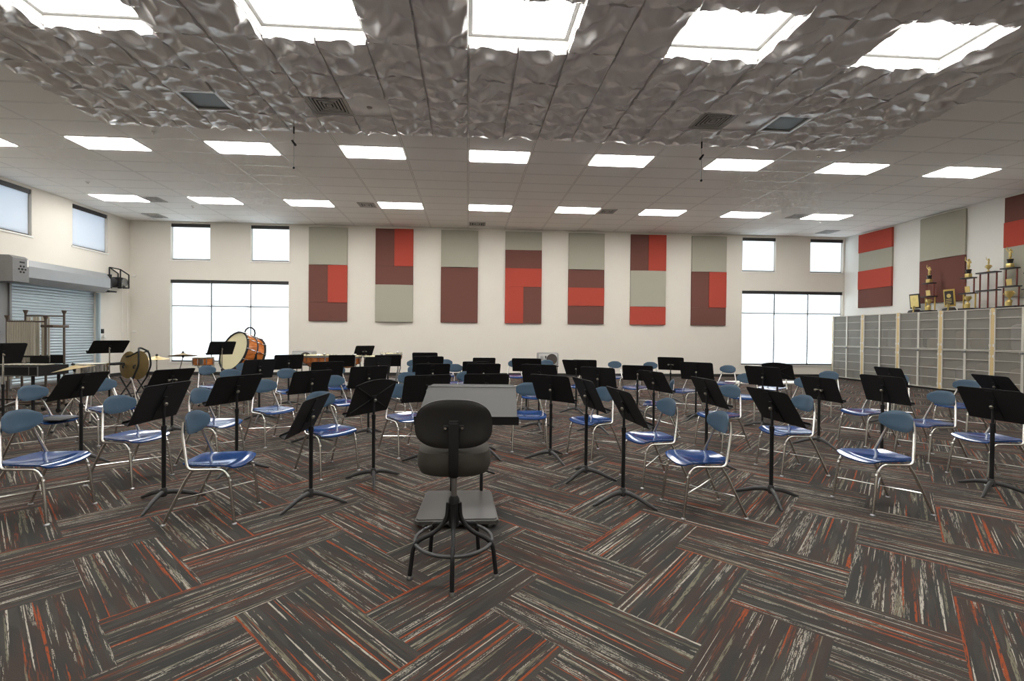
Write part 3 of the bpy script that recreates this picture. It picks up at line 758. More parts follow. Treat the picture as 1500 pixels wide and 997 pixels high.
bm = NB(); super_plate(bm, -.205, .205, .20, .20, lambda s, q: .722-.05*max(abs(2*s-1),abs(q))**5+.012*(1-(2*s-1)**2), .02, 18, .3)
sm = mesh_of('seat_cushion', bm, M['cushion']); bm = NB(); bm.from_mesh(sm)
add_sphere(bm, (0,0,.64), 1, (.205,.20,.075))
bm.free(); bm = NB()
n = 20
prof = [(.0,.572),(.75,.572),(.93,.59),(1.0,.63),(1.0,.67),(.95,.705),(.8,.722),(.0,.728)]
rings = []
for r, z in prof:
    ring = []
    for k in range(40):
        a = 2*PI*k/40; c, s = math.cos(a), math.sin(a); p = 3.4
        rr = (abs(c)**p+abs(s)**p)**(-1/p)
        ring.append(bm.verts.new((.207*r*rr*c, .02+.205*r*rr*s, z)) if r else None)
    rings.append(ring if r else [bm.verts.new((0,.02,z))])
for p, q in zip(rings, rings[1:]):
    for k in range(40):
        k2 = (k+1) % 40
        if len(p) == 1: bm.faces.new((p[0], q[k2], q[k]))
        elif len(q) == 1: bm.faces.new((p[k], p[k2], q[0]))
        else: bm.faces.new((p[k], p[k2], q[k2], q[k]))
obj('seat', bm, M['cushion'], t)
bm = NB(); add_tube(bm, fillet([(.05,.05,.565),(.16,.06,.555),(.235,.06,.53)], .03), .006, 8); obj('height_lever', bm, M['black'], t)
bm = NB(); add_cyl(bm, (0,-.02,.40), (0,-.02,.57), .016, seg=14); obj('gas_lift', bm, M['steel'], t)
bm = NB(); add_tube(bm, [(0,-.02,.26),(0,-.02,.415),(0,-.02,.42),(0,-.02,.43)], [.030,.030,.026,.020], 18); obj('column_sleeve', bm, M['black'], t)
for k in range(5):
    a = -PI/2+2*PI*k/5; c, s = math.cos(a), math.sin(a)
    bm = NB(); add_tube(bm, fillet([(.034*c,-.02+.034*s,.395),(.040*c,-.02+.040*s,.30),(.11*c,-.02+.11*s,.235),(.228*c,-.02+.228*s,.20),(.25*c,-.02+.25*s,.02)], .055, 5), .0125, 10)
    lg = obj('leg', bm, M['black'], t)
    bm = NB(); add_lathe(bm, [(0,0),(.017,0),(.018,.006),(.010,.022),(0,.022)], (.25*c,-.02+.25*s,0), 12); obj('glide', bm, M['steel'], lg)
bm = NB(); add_tube(bm, [(.218*math.cos(2*PI*k/48), -.02+.218*math.sin(2*PI*k/48), .185) for k in range(48)], .0105, 10, closed=True); obj('foot_ring', bm, M['foot'], t)

t = thing('conductor_stand', 'wide grey conductor stand with twin posts and a black ledge, behind the stool', 'music stand', (0,3.5,0))
bm = NB()
bl, br, tl, tr = V((-.335,-.35,.787)), V((.345,-.35,.783)), V((-.29,.02,.972)), V((.372,.02,.968))
nrm = (br-bl).cross(tl-bl).normalized()
def lerp(a, b, q): return a+(b-a)*q
pts = [bl, br, lerp(br,tr,.93), lerp(tr,tl,.04), lerp(tl,tr,.05), lerp(bl,tl,.92)]
add_prism(bm, pts, nrm*-.012)
dk = obj('desk', bm, M['desk_grey'], t, smooth=False)
bm = NB(); add_prism(bm, [lerp(bl,tl,.90)+nrm*.001, lerp(br,tr,.90)+nrm*.001, lerp(br,tr,.91)+nrm*.001, lerp(bl,tl,.91)+nrm*.001], nrm*.004); obj('crease', bm, M['grey_steel'], dk, smooth=False)
bm = NB(); add_prism(bm, [bl-V((.02,0,.0)), br+V((.005,0,0)), br+V((.005,-.05,-.03)), bl+V((-.02,-.05,-.03))], (0,.0,-.016)); add_prism(bm, [bl+V((-.02,-.05,-.046)), br+V((.005,-.05,-.046)), br+V((.005,-.06,.012)), bl+V((-.02,-.06,.012))], (0,.008,0))
obj('ledge', bm, M['black'], dk, smooth=False)
for s in (-1,1):
    bm = NB(); add_tube(bm, fillet([(s*.122,.27,.03),(s*.122,.27,.70),(s*.122,-.09,.87)], .06), .0135, 12); obj('post', bm, M['black'], t)
bm = NB(); span(bm, (-.15,-.13,.845), (.15,-.10,.875)); obj('crossbar', bm, M['black'], t, smooth=False)
bm = NB(); add_prism(bm, [(-.355,-.30,.035),(-.33,-.325,.035),(.20,-.325,.035),(.225,-.30,.035),(.205,.27,.035),(.18,.29,.035),(-.305,.29,.035),(-.33,.27,.035)], (0,0,.035))
bmesh.ops.bevel(bm, geom=[e for e in bm.edges if abs(e.verts[0].co.z-e.verts[1].co.z) < 1e-4 and e.verts[0].co.z > .05], offset=.012, segments=3, affect='EDGES')
bp = obj('base_plate', bm, M['plate'], t)
for x, y in ((-.30,-.27),(.17,-.27),(-.28,.24),(.15,.24)):
    bm = NB(); add_lathe(bm, [(0,0),(.020,0),(.022,.008),(.012,.036),(0,.036)], (x,y,0), 12); obj('glide', bm, M['steel'], bp)
t = obj('folder', (lambda b: (span(b, (-.16,-.12,0), (.16,.12,.012), .002), b)[1])(NB()), M['head_black'], loc=(-4.34,5.14,.418), rot=(0,.0,-.1))
tag(t, 'thin black folder lying on the leftmost chair of the third arc', 'folder')
t = thing('bench', 'low white-topped bench behind the chairs, right of centre', 'bench', (6.35,9.45,0))
bm = NB(); add_box(bm, (0,0,.395), (1.55,.40,.03), bev=.006); obj('bench_top', bm, M['table'], t)
for sx in (-1,1):
    for sy in (-1,1):
        bm = NB(); add_cyl(bm, (sx*.70,sy*.15,.38), (sx*.72,sy*.17,0), .014, seg=10); obj('leg', bm, M['chrome'], t)
# ---------------------------------------------------------------- roll-up shutter
t = thing('rolling_shutter', 'grey steel roll-up shutter with its hood in the left wall', 'shutter', (XL,12.67,0))
bm = NB(); n = 34; y0, y1 = -1.30, 1.28
prof = []
for k in range(n):
    z = .06+2.50*k/n; d = 2.50/n
    prof += [(-.075,z),(-.056,z+d*.18),(-.052,z+d*.5),(-.060,z+d*.85)]
prof.append((-.075,2.56))
back = [(x-.03,z) for x, z in prof]
fa = [bm.verts.new((x,y0,z)) for x, z in prof]; fb = [bm.verts.new((x,y1,z)) for x, z in prof]
for k in range(len(prof)-1): bm.faces.new((fa[k],fa[k+1],fb[k+1],fb[k]))
ga = [bm.verts.new((x,y0,z)) for x, z in back]; gb = [bm.verts.new((x,y1,z)) for x, z in back]
for k in range(len(prof)-1): bm.faces.new((ga[k],gb[k],gb[k+1],ga[k+1]))
obj('slat_curtain', bm, M['shutter'], t, smooth=False)
bm = NB(); span(bm, (-.11,y0,.0), (-.04,y1,.07), .008); obj('bottom_bar', bm, M['grey_steel'], t, smooth=False)
for a, b in ((-1.62,-1.28),(1.255,1.32)):
    bm = NB(); zt = 2.46; span(bm, (.001,a,0), (.05,b,zt)); span(bm, (.05,a,0), (.075,a+.05,zt)); span(bm, (.05,b-.05,0), (.09,b,zt))
    if a < -1:
        for k in range(9):
            add_cyl(bm, (.05,a+.12,.25+.27*k), (.062,a+.12,.25+.27*k), .014, seg=8)
    obj('guide_rail', bm, M['grey_steel'] if a < -1 else M['shutter'], t, smooth=False)
hx = [(.003,2.50),(.25,2.46),(.42,2.60),(.42,2.86),(.30,3.02),(.003,3.04)]
bm = NB(); add_prism(bm, [(x,-1.27,z) for x, z in hx], (0,2.50,0)); obj('hood', bm, M['hood'], t, smooth=False)
bm = NB(); add_prism(bm, [(x,-1.66,z) for x, z in ((.003,2.47),(.46,2.47),(.46,3.0),(.38,3.06),(.003,3.06))], (0,.385,0)); br_ = obj('end_bracket', bm, M['grey_steel'], t, smooth=False)
bm = NB()
for k in range(6):
    a = k*PI/3; add_cyl(bm, (.461,-1.44+.075*math.cos(a),2.76+.075*math.sin(a)), (.468,-1.44+.075*math.cos(a),2.76+.075*math.sin(a)), .022, seg=8)
add_cyl(bm, (.461,-1.44,2.76), (.47,-1.44,2.76), .026, seg=12); span(bm, (.461,-1.50,2.90), (.464,-1.38,2.935))
obj('vent_holes', bm, M['vent_dark'], br_, smooth=False)
bm = NB(); span(bm, (.461,-1.325,2.83), (.464,-1.285,3.0)); obj('sticker', bm, M['white_trim'], br_, smooth=False)
t = thing('door_operator', 'black motor and chain gear at the right end of the shutter hood', 'motor', (XL,14.2,2.9))
bm = NB(); span(bm, (.003,-.26,-.30), (.40,-.22,.10)); span(bm, (.003,-.26,-.40), (.36,.02,-.36)); obj('mount_plate', bm, M['black'], t, smooth=False)
bm = NB(); add_cyl(bm, (.20,-.2,-.08), (.20,.10,-.08), .12, seg=18); add_cyl(bm, (.20,.10,-.08), (.20,.14,-.08), .06, seg=14); obj('motor', bm, M['head_black'], t)
bm = NB()
for p in (((.05,.16,-.22),(.05,.16,.36)), ((.36,.16,-.22),(.36,.16,.30)), ((.05,.50,-.22),(.05,.50,.22)), ((.36,.50,-.22),(.36,.50,.18))): add_cyl(bm, *p, .018, seg=6)
for p in (((.05,.16,.36),(.05,.50,.22)), ((.36,.16,.30),(.36,.50,.18)), ((.05,.16,-.22),(.36,.16,-.22)), ((.05,.5,-.22),(.36,.5,-.22)), ((.36,.16,-.22),(.36,.5,-.22)), ((.36,.16,.30),(.05,.16,.36))): add_cyl(bm, *p, .018, seg=6)
obj('gear_cage', bm, M['black'], t)
bm = NB(); span(bm, (.08,.20,-.20), (.30,.46,.08), .02); obj('gearbox', bm, M['head_black'], t)
bm = NB(); add_cyl(bm, (.31,.38,-.05), (.34,.38,-.05), .12, seg=20); obj('chain_wheel', bm, M['steel'], t)
for yy in (.27,.49):
    bm = NB(); add_cyl(bm, (.33,yy,-.05), (.33,yy,-2.0), .006, seg=6); obj('hand_chain', bm, M['white_trim'], t)
t = thing('soap_dispenser', 'small wall bracket with a black top beside the shutter', 'wall bracket', (XL,13.98+.09,1.18))
bm = NB(); span(bm, (.001,-.04,.0), (.05,.04,.12), .008); obj('bracket', bm, M['white_trim'], t)
bm = NB(); span(bm, (.001,-.045,.12), (.09,.045,.25), .01); obj('cap', bm, M['head_black'], t)
bm = NB(); add_lathe(bm, [(0,0),(.03,0),(.03,.10),(0,.10)], (.05,.11,-.02), 14); obj('cup', bm, M['white_trim'], t)
for z, l in ((1.36,'small cream wall box low beside the far left corner'), (3.12,'small cream wall box high beside the far left corner')):
    bm = NB(); span(bm, (-.055,-.035,-.03), (.055,-.001,.03), .006); o = obj('junction_box', bm, M['wall_white'], loc=(-10.53,YW,z)); tag(o, l, 'junction box')

# ---------------------------------------------------------------- instrument lockers
LX = 12.40
def locker_front(bm, y, z0, z1): pass
def locker(y0, label, fill):
    """cabinet 1.2 m wide along y from y0; doors face -x"""
    t = thing('instrument_locker', label, 'locker', (LX,y0,0), group='instrument lockers along the right wall'); w = 1.2; D = XR-.014-LX
    bm = NB(); span(bm, (.045,0,.05), (D,.02,2.10)); span(bm, (.045,w-.02,.05), (D,w,2.10)); span(bm, (D-.02,.02,.05), (D,w-.02,2.10))
    span(bm, (.045,.02,2.075), (D-.02,w-.02,2.10)); span(bm, (.045,.02,.05), (D-.02,w-.02,.075)); span(bm, (.05,.02,1.075), (D-.02,w-.02,1.10)); span(bm, (.06,w/2-.01,.075), (D-.02,w/2+.01,2.075))
    obj('cabinet_body', bm, M['locker'], t, smooth=False)
    bm = NB(); span(bm, (.08,0,0), (D,w,.05)); obj('plinth', bm, M['base'], t, smooth=False)
    bm = NB(); span(bm, (.0,0,.05), (.045,.035,2.105)); span(bm, (.0,w-.035,.05), (.045,w,2.105)); obj('oak_stile', bm, M['oak'], t, smooth=False)
    for dy in (0,1):
        for dz, (z0, z1) in enumerate(((.065,1.085),(1.10,2.095))):
            a, b = (.04,.597) if dy == 0 else (.603,w-.04)
            bm = NB(); r = .013
            span(bm, (.0,a,z0), (.022,a+.02,z1)); span(bm, (.0,b-.02,z0), (.022,b,z1))
            zs = [z0, z0+(z1-z0)*.27, z0+(z1-z0)*.52, z0+(z1-z0)*.77, z1-r] 
            for z in zs: span(bm, (.0,a+.02,z), (.02,b-.02,z+r*.85))
            d = obj('locker_door', bm, M['lockrail'], t, smooth=False)
            bm = NB(); span(bm, (.024,a+.02,z0), (.026,b-.02,z1)); obj('wire_mesh', bm, M['mesh'], d, smooth=False)
            bm = NB(); hy = a if dy == 0 else b
            for q in (.12,.88): span(bm, (-.012,hy-.02,z0+(z1-z0)*q-.03), (.0,hy+.02,z0+(z1-z0)*q+.03))
            obj('hinge', bm, M['lockrail'], d, smooth=False)
            if dy == 0 and dz == 0:
                bm = NB(); span(bm, (-.03,b-.03,z1-.06), (.0,b+.03,z1-.01), .006); obj('latch', bm, M['grey_steel'], d, smooth=False)
    return t
LLAB = ['wire-mesh instrument locker in the far right corner', 'wire-mesh instrument locker, second from the far corner', 'wire-mesh instrument locker, third from the far corner',
        'wire-mesh instrument locker, fourth from the far corner', 'wire-mesh instrument locker cut by the right photo edge']
for k in range(5):
    locker(13.745-1.2005*k, LLAB[k], None)
# cases inside the lockers
def case(y, z, w, h, d, mt, label, lay=0):
    bm = NB(); add_box(bm, (0,0,h/2), (d,w,h), bev=min(h,w)*.22)
    o = obj('instrument_case', bm, M[mt], loc=(LX+.12+d/2,y,z)); tag(o, label, 'instrument case', 'cases behind the wire mesh of the lockers')
cs = [(14.2,1.10,.46,.36,.40,'case_grey','grey case on the upper shelf of the corner locker'), (13.25,1.10,.50,.62,.42,'case','dark case on the upper shelf of the second locker, left side'),
      (12.83,1.10,.42,.55,.42,'case_grey','grey case on the upper shelf of the second locker, right side'), (13.2,.075,.48,.40,.42,'case_grey','grey case at the bottom left of the second locker'),
      (12.1,1.10,.40,.58,.42,'case','dark case on the upper shelf of the third locker, left side'), (11.63,1.10,.42,.30,.42,'case_tan','tan case on the upper shelf of the third locker, right side'),
      (12.1,.075,.40,.6,.42,'case_tan','tan case at the bottom left of the third locker'), (11.6,.075,.45,.52,.42,'case','dark case at the bottom right of the third locker'),
      (10.9,.075,.42,.60,.42,'case_grey','grey case at the bottom left of the fourth locker'), (10.9,1.10,.42,.50,.42,'case_tan','tan case on the upper shelf of the fourth locker, left side'),
      (10.42,.075,.44,.70,.42,'case','dark case at the bottom right of the fourth locker'), (9.7,1.10,.42,.62,.42,'case_grey','grey case on the upper shelf of the locker at the photo edge'),
      (9.7,.075,.44,.62,.42,'case_tan','tan case at the bottom of the locker at the photo edge'), (14.62,.075,.40,.62,.42,'case','dark case at the bottom left of the corner locker'),
      (14.05,.075,.42,.55,.42,'case_grey','grey case at the bottom right of the corner locker')]
for c in cs: case(*c)

# ---------------------------------------------------------------- trophies on the lockers
TX, TZ = 12.74, 2.105
def figure(bm, z, s):
    """small winged figure holding a horn up"""
    add_lathe(bm, [(0,0),(.035*s,0),(.03*s,.015*s),(.012*s,.03*s),(.028*s,.06*s),(.022*s,.11*s),(.026*s,.15*s),(.010*s,.18*s),(0,.185*s)], (0,0,z), 10)
    add_sphere(bm, (0,0,z+.205*s), .024*s); add_tube(bm, [(0,.02*s,z+.15*s),(-.01,.06*s,z+.21*s),(-.02,.05*s,z+.28*s)], [.009*s,.008*s,.006*s], 6)
    add_tube(bm, [(0,-.02*s,z+.15*s),(-.02,-.06*s,z+.13*s),(-.03,-.05*s,z+.18*s)], [.009*s,.008*s,.012*s], 6)
def cup(bm, z, s):
    add_lathe(bm, [(0,0),(.04*s,0),(.035*s,.02*s),(.012*s,.04*s),(.012*s,.06*s),(.035*s,.085*s),(.052*s,.13*s),(.055*s,.17*s),(.045*s,.17*s),(.03*s,.10*s),(0,.09*s)], (0,0,z), 12)
    for q in (1,-1): add_tube(bm, [(0,q*.045*s,z+.10*s),(0,q*.085*s,z+.13*s),(0,q*.05*s,z+.16*s)], .006*s, 6)
def tier_trophy(y, w, h1, h2, h3, label, red=False):
    t = thing('trophy', label, 'trophy', (TX,y,TZ), group='trophies on top of the lockers')
    bm = NB(); span(bm, (-.10,-w/2,0), (.10,w/2,.05), .006); obj('trophy_base', bm, M['marble'], t)
    levels = [(.05,h1,w*.86), (.05+h1+.03,h2,w*.62)]
    for z, h, ww in levels:
        for yy in (-ww/2, ww/2):
            bm = NB(); add_cyl(bm, (.04,yy,z), (.04,yy,z+h), .016, seg=10); obj('column', bm, M['redcol' if red or z > .1 else 'goldcol'], t)
        bm = NB(); span(bm, (-.09,-ww/2-.03,z+h), (.09,ww/2+.03,z+h+.03), .004); obj('deck', bm, M['marble'], t)
    bm = NB(); cup(bm, .15, h1/.30); obj('cup', bm, M['gold'], t)
    bm = NB(); add_lathe(bm, [(0,0),(.055,0),(.06,.10),(0,.10)], (-.02,0,.05), 12); obj('cup_plinth', bm, M['gold'], t)
    z = levels[1][0]
    bm = NB(); add_box(bm, (-.06,-w*.1,z+.085), (.012,.11,.15), rot=Euler((0,-.15,0))); obj('name_plate', bm, M['plaque'], t, smooth=False)
    zt = z+h2+.03
    bm = NB(); span(bm, (-.05,-.05,zt), (.05,.05,zt+.10), .008); obj('top_block', bm, M['gold'], t)
    bm = NB(); add_lathe(bm, [(0,0),(.045,0),(.055,.07),(.065,.10),(0,.10)], (0,0,zt+.10), 12); obj('top_riser', bm, M['marble'], t)
    bm = NB(); figure(bm, zt+.20, h3/.28); obj('figure', bm, M['gold'], t)
def plaque_trophy(y, w, h, label, gold):
    t = thing('plaque_trophy', label, 'trophy', (TX,y,TZ), group='plaque trophies on top of the lockers')
    bm = NB(); add_prism(bm, [(-.07,-w*.62,0),(-.07,w*.45,0),(-.05,w*.36,.07),(-.05,-w*.30,.10)], (.14,0,0)); obj('trophy_base', bm, M['marble'], t, smooth=False)
    bm = NB(); add_lathe(bm, [(0,0),(.03,0),(.012,.03),(.03,.10),(.035,.16),(0,.16)], (-.06,-w*.18,.02), 10); figure(bm, .02, .55); obj('figure', bm, M['gold'], t)
    bm = NB(); add_box(bm, (.03,0,.12+h/2), (.02,w,h), rot=Euler((0,-.10,0)), bev=.004); b = obj('plaque_board', bm, M['goldcol' if not gold else 'marble'], t)
    bm = NB(); add_box(bm, (.017,0,.12+h/2), (.006,w*.78,h*.80), rot=Euler((0,-.10,0))); f = obj('plaque_face', bm, M['plaque' if gold else 'marble'], b, smooth=False)
    bm = NB()
    add_lathe(bm, [(0,0),(.055,0),(.055,.004),(0,.004)], mat=Matrix.Translation((.010-.02*0,0,.12+h*.62)) @ Matrix.Rotation(-PI/2-.10,4,'Y'), seg=14)
    for q in (.22,.32,.42): add_box(bm, (.010+.02*(.5-q)*.5,0,.12+h*q), (.006,w*.5,.014), rot=Euler((0,-.10,0)))
    obj('engraving', bm, M['gold'], b, smooth=False)
plaque_trophy(12.41, .30, .42, 'small gold plaque trophy, farthest on the lockers beside the bare wall', True)
tier_trophy(11.98, .30, .36, .34, .30, 'tall tiered gold trophy with a figure, left of the framed plaque')
plaque_trophy(11.46, .28, .46, 'framed black plaque between two tall trophies', False)
tier_trophy(10.98, .32, .36, .36, .34, 'tall tiered gold trophy, right of the framed plaque')
t = thing('trophy', 'wide open trophy of three dark red columns on two tiers', 'trophy', (TX,10.53,TZ), group='trophies on top of the lockers')
bm = NB(); span(bm, (-.10,-.22,0), (.10,.22,.03), .004); obj('trophy_base', bm, M['marble'], t)
for z in (.03,.47):
    for yy in (-.18,0,.18):
        bm = NB(); add_cyl(bm, (.0,yy,z), (.0,yy,z+.41), .017, seg=10); obj('column', bm, M['redcol'], t)
    bm = NB(); span(bm, (-.10,-.21,z+.41), (.10,.21,z+.44), .004); obj('deck', bm, M['marble'], t)
bm = NB(); cup(bm, .91, 1.0); figure(bm, 1.08, .7); obj('cup', bm, M['gold'], t)
tier_trophy(10.08, .36, .44, .40, .30, 'tall tiered gold trophy with a black top, right of the three red columns', True)
tier_trophy(9.62, .32, .34, .34, .26, 'tiered trophy cut by the right photo edge')
# ---------------------------------------------------------------- percussion, left and far side
def head_frame(c, n):
    n = V(n).normalized(); a = n.cross(V((0,0,1))).normalized(); b = n.cross(a)
    return Matrix.Translation(c) @ Matrix((a, b, n)).transposed().to_4x4()
# bass drum
bn = V((-.49,-.80,.335)).normalized(); bc = V((-5.37,10.95,.93)); BM = head_frame(bc, bn)
t = thing('bass_drum', 'large amber bass drum tilted on a stand in front of the left window', 'drum', (-5.2,11.15,0)); L = V(t.location)
def loc(p): return p-L
Mx = Matrix.Translation(-L) @ BM
R, LEN = .455, .46
bm = NB(); add_lathe(bm, [(R,-.03),(R,-LEN+.03),(R-.012,-LEN+.03),(R-.012,-.03),(R,-.03)], mat=Mx, seg=48); obj('drum_shell', bm, M['shell'], t)
for zz, nm in ((-.008,'batter_head'), (-LEN+.004,'resonant_head')):
    bm = NB(); add_lathe(bm, [(0,zz),(R-.004,zz),(R-.004,zz+.004),(0,zz+.004)], mat=Mx, seg=48); obj(nm, bm, M['drumhead'], t)
for zz in (.0, -LEN):
    bm = NB(); add_lathe(bm, [(R-.006,zz-.018),(R+.022,zz-.018),(R+.022,zz+.022),(R-.006,zz+.022),(R-.006,zz-.018)], mat=Mx, seg=48); hp = obj('hoop', bm, M['head_black'], t)
    s = -1 if zz == 0 else 1
    for k in range(12):
        bm = NB()
        a = 2*PI*(k+.3)/12; q = lambda r, z: Mx @ V((r*math.cos(a), r*math.sin(a), z))
        add_tube(bm, [q(R+.028,zz+.026*(1 if zz == 0 else -1)), q(R+.030,zz), q(R+.024,zz+s*.09)], [.010,.012,.007], 6)
        obj('claw', bm, M['chrome'], hp)
for k in range(12):
    a = 2*PI*(k+.3)/12; q = lambda r, z: Mx @ V((r*math.cos(a), r*math.sin(a), z))
    bm = NB()
    add_tube(bm, [q(R+.006,-.10), q(R+.022,-.12), q(R+.022,-.19), q(R+.006,-.21)], .011, 6)
    obj('lug', bm, M['chrome'], t); bm = NB()
    add_tube(bm, [q(R+.006,-LEN+.10), q(R+.022,-LEN+.12), q(R+.022,-LEN+.19), q(R+.006,-LEN+.21)], .011, 6); obj('lug', bm, M['chrome'], t)
bm = NB(); add_tube(bm, [Mx @ V(((R+.012)*math.cos(2*PI*k/40), (R+.012)*math.sin(2*PI*k/40), -LEN*.55)) for k in range(40)], .016, 6, closed=True, flat=(1,.5)); obj('suspension_ring', bm, M['head_black'], t)
up = V((0,0,1)); up = (up-bn*up.dot(bn)).normalized()
c0 = loc(bc - bn*LEN*.5)
hp = [c0 + up*(R+.02) - bn*q*.13 + up*h for q, h in ((-1,0),(-.95,.09),(-.6,.16),(0,.185),(.6,.16),(.95,.09),(1,0))]
bm = NB(); add_tube(bm, hp, .019, 8); obj('carry_handle', bm, M['head_black'], t)
sd = bn.cross(up).normalized()
bm = NB()
for s in (1,-1):
    p = c0+sd*s*(R+.04)
    add_tube(bm, [c0+sd*s*(R+.012), p], .018, 8); add_tube(bm, [p, V((p.x,p.y,.09))], .018, 8)
    add_tube(bm, [V((p.x,p.y,.09))+bn*.30*V((1,1,0)).length*.0+V((bn.x,bn.y,0))*.38, V((p.x,p.y,.09))-V((bn.x,bn.y,0))*.38], .018, 8)
p1, p2 = c0+sd*(R+.04), c0-sd*(R+.04); add_tube(bm, [V((p1.x,p1.y,.12)), V((p2.x,p2.y,.12))], .016, 8)
obj('cradle_stand', bm, M['black'], t)
for s in (1,-1):
    for q in (1,-1):
        p = c0+sd*s*(R+.04)+V((bn.x,bn.y,0))*.36*q
        bm = NB(); add_tube(bm, [(p.x,p.y-.012,.04),(p.x,p.y+.012,.04)], .04, 14); obj('caster', bm, M['head_black'], t)

# timpani
def timpano(label, x, y, R, zt):
    t = thing('timpano', label, 'drum', (x,y,0), group='timpani in front of the far wall')
    bm = NB(); add_lathe(bm, [(0,zt-.62*R*1.5),(R*.30,zt-.60*R*1.5),(R*.62,zt-.50*R*1.5),(R*.86,zt-.33*R*1.5),(R*.96,zt-.16),(R*.985,zt-.04),(R*.96,zt-.04),(R*.90,zt-.2),(0,zt-.55*R*1.4)], (0,0,0), 36); obj('bowl', bm, M['timp'], t)
    bm = NB(); add_lathe(bm, [(R*.98,zt-.055),(R*1.06,zt-.055),(R*1.06,zt-.012),(R*.98,zt-.012),(R*.98,zt-.055)], (0,0,0), 36); hp = obj('hoop', bm, M['steel'], t)
    bm = NB(); add_lathe(bm, [(0,zt-.012),(R*.97,zt-.012),(R*1.0,zt-.018),(R*1.0,zt-.004),(0,zt-.002)], (0,0,0), 36); obj('drum_head', bm, M['drumhead'], t)
    for k in range(8):
        bm = NB()
        a = 2*PI*(k+.5)/8; c, s = math.cos(a), math.sin(a)
        add_tube(bm, [(R*1.03*c,R*1.03*s,zt+.012),(R*1.03*c,R*1.03*s,zt-.15)], .007, 6); add_tube(bm, [(R*1.03*c-.03*s,R*1.03*s+.03*c,zt+.016),(R*1.03*c+.03*s,R*1.03*s-.03*c,zt+.016)], .006, 6)
        obj('tension_rod', bm, M['chrome'], hp)
    for k in range(4):
        a = 2*PI*(k+.5)/4; c, s = math.cos(a), math.sin(a)
        bm = NB(); add_tube(bm, [(R*1.07*c,R*1.07*s,zt-.03),(R*1.07*c,R*1.07*s,zt-.42),(R*.85*c,R*.85*s,.26),(R*.75*c,R*.75*s,.10)], [.014,.018,.02,.02], 8); obj('strut', bm, M['grey_steel'], t)
    bm = NB(); add_lathe(bm, [(0,.08),(R*.55,.08),(R*.80,.09),(R*.82,.13),(R*.4,.16),(0,.18)], (0,0,0), 24); obj('base_frame', bm, M['grey_steel'], t)
    bm = NB(); add_box(bm, (0,-R*.85,.11), (.10,.26,.03), rot=Euler((-.25,0,0)), bev=.008); obj('tuning_pedal', bm, M['steel'], t)
    bm = NB(); add_lathe(bm, [(0,0),(.04,0),(.045,.02),(.03,.05),(0,.05)], (R*.72,-R*.75,zt+.005), 14); add_tube(bm, [(R*.72,-R*.75,zt),(R*.80,-R*.80,zt-.30)], .010, 8); obj('tuning_gauge', bm, M['chrome'], t)
    for k in range(3):
        a = 2*PI*k/3+.6
        bm = NB(); add_tube(bm, [(R*.74*math.cos(a),R*.74*math.sin(a)-.012,.04),(R*.74*math.cos(a),R*.74*math.sin(a)+.012,.04)], .04, 14); obj('caster', bm, M['head_black'], t)
timpano('copper-brown timpano farthest left, in front of the grey loudspeaker', -3.70, 11.6, .36, .83)
timpano('copper-brown timpano second from the left, mostly behind a stand', -2.93, 11.45, .33, .82)
timpano('copper-brown timpano third from the left, under the high music stand', -2.22, 11.45, .30, .82)
timpano('cream-headed timpano farthest right in the row', -2.05, 12.55, .28, .845)

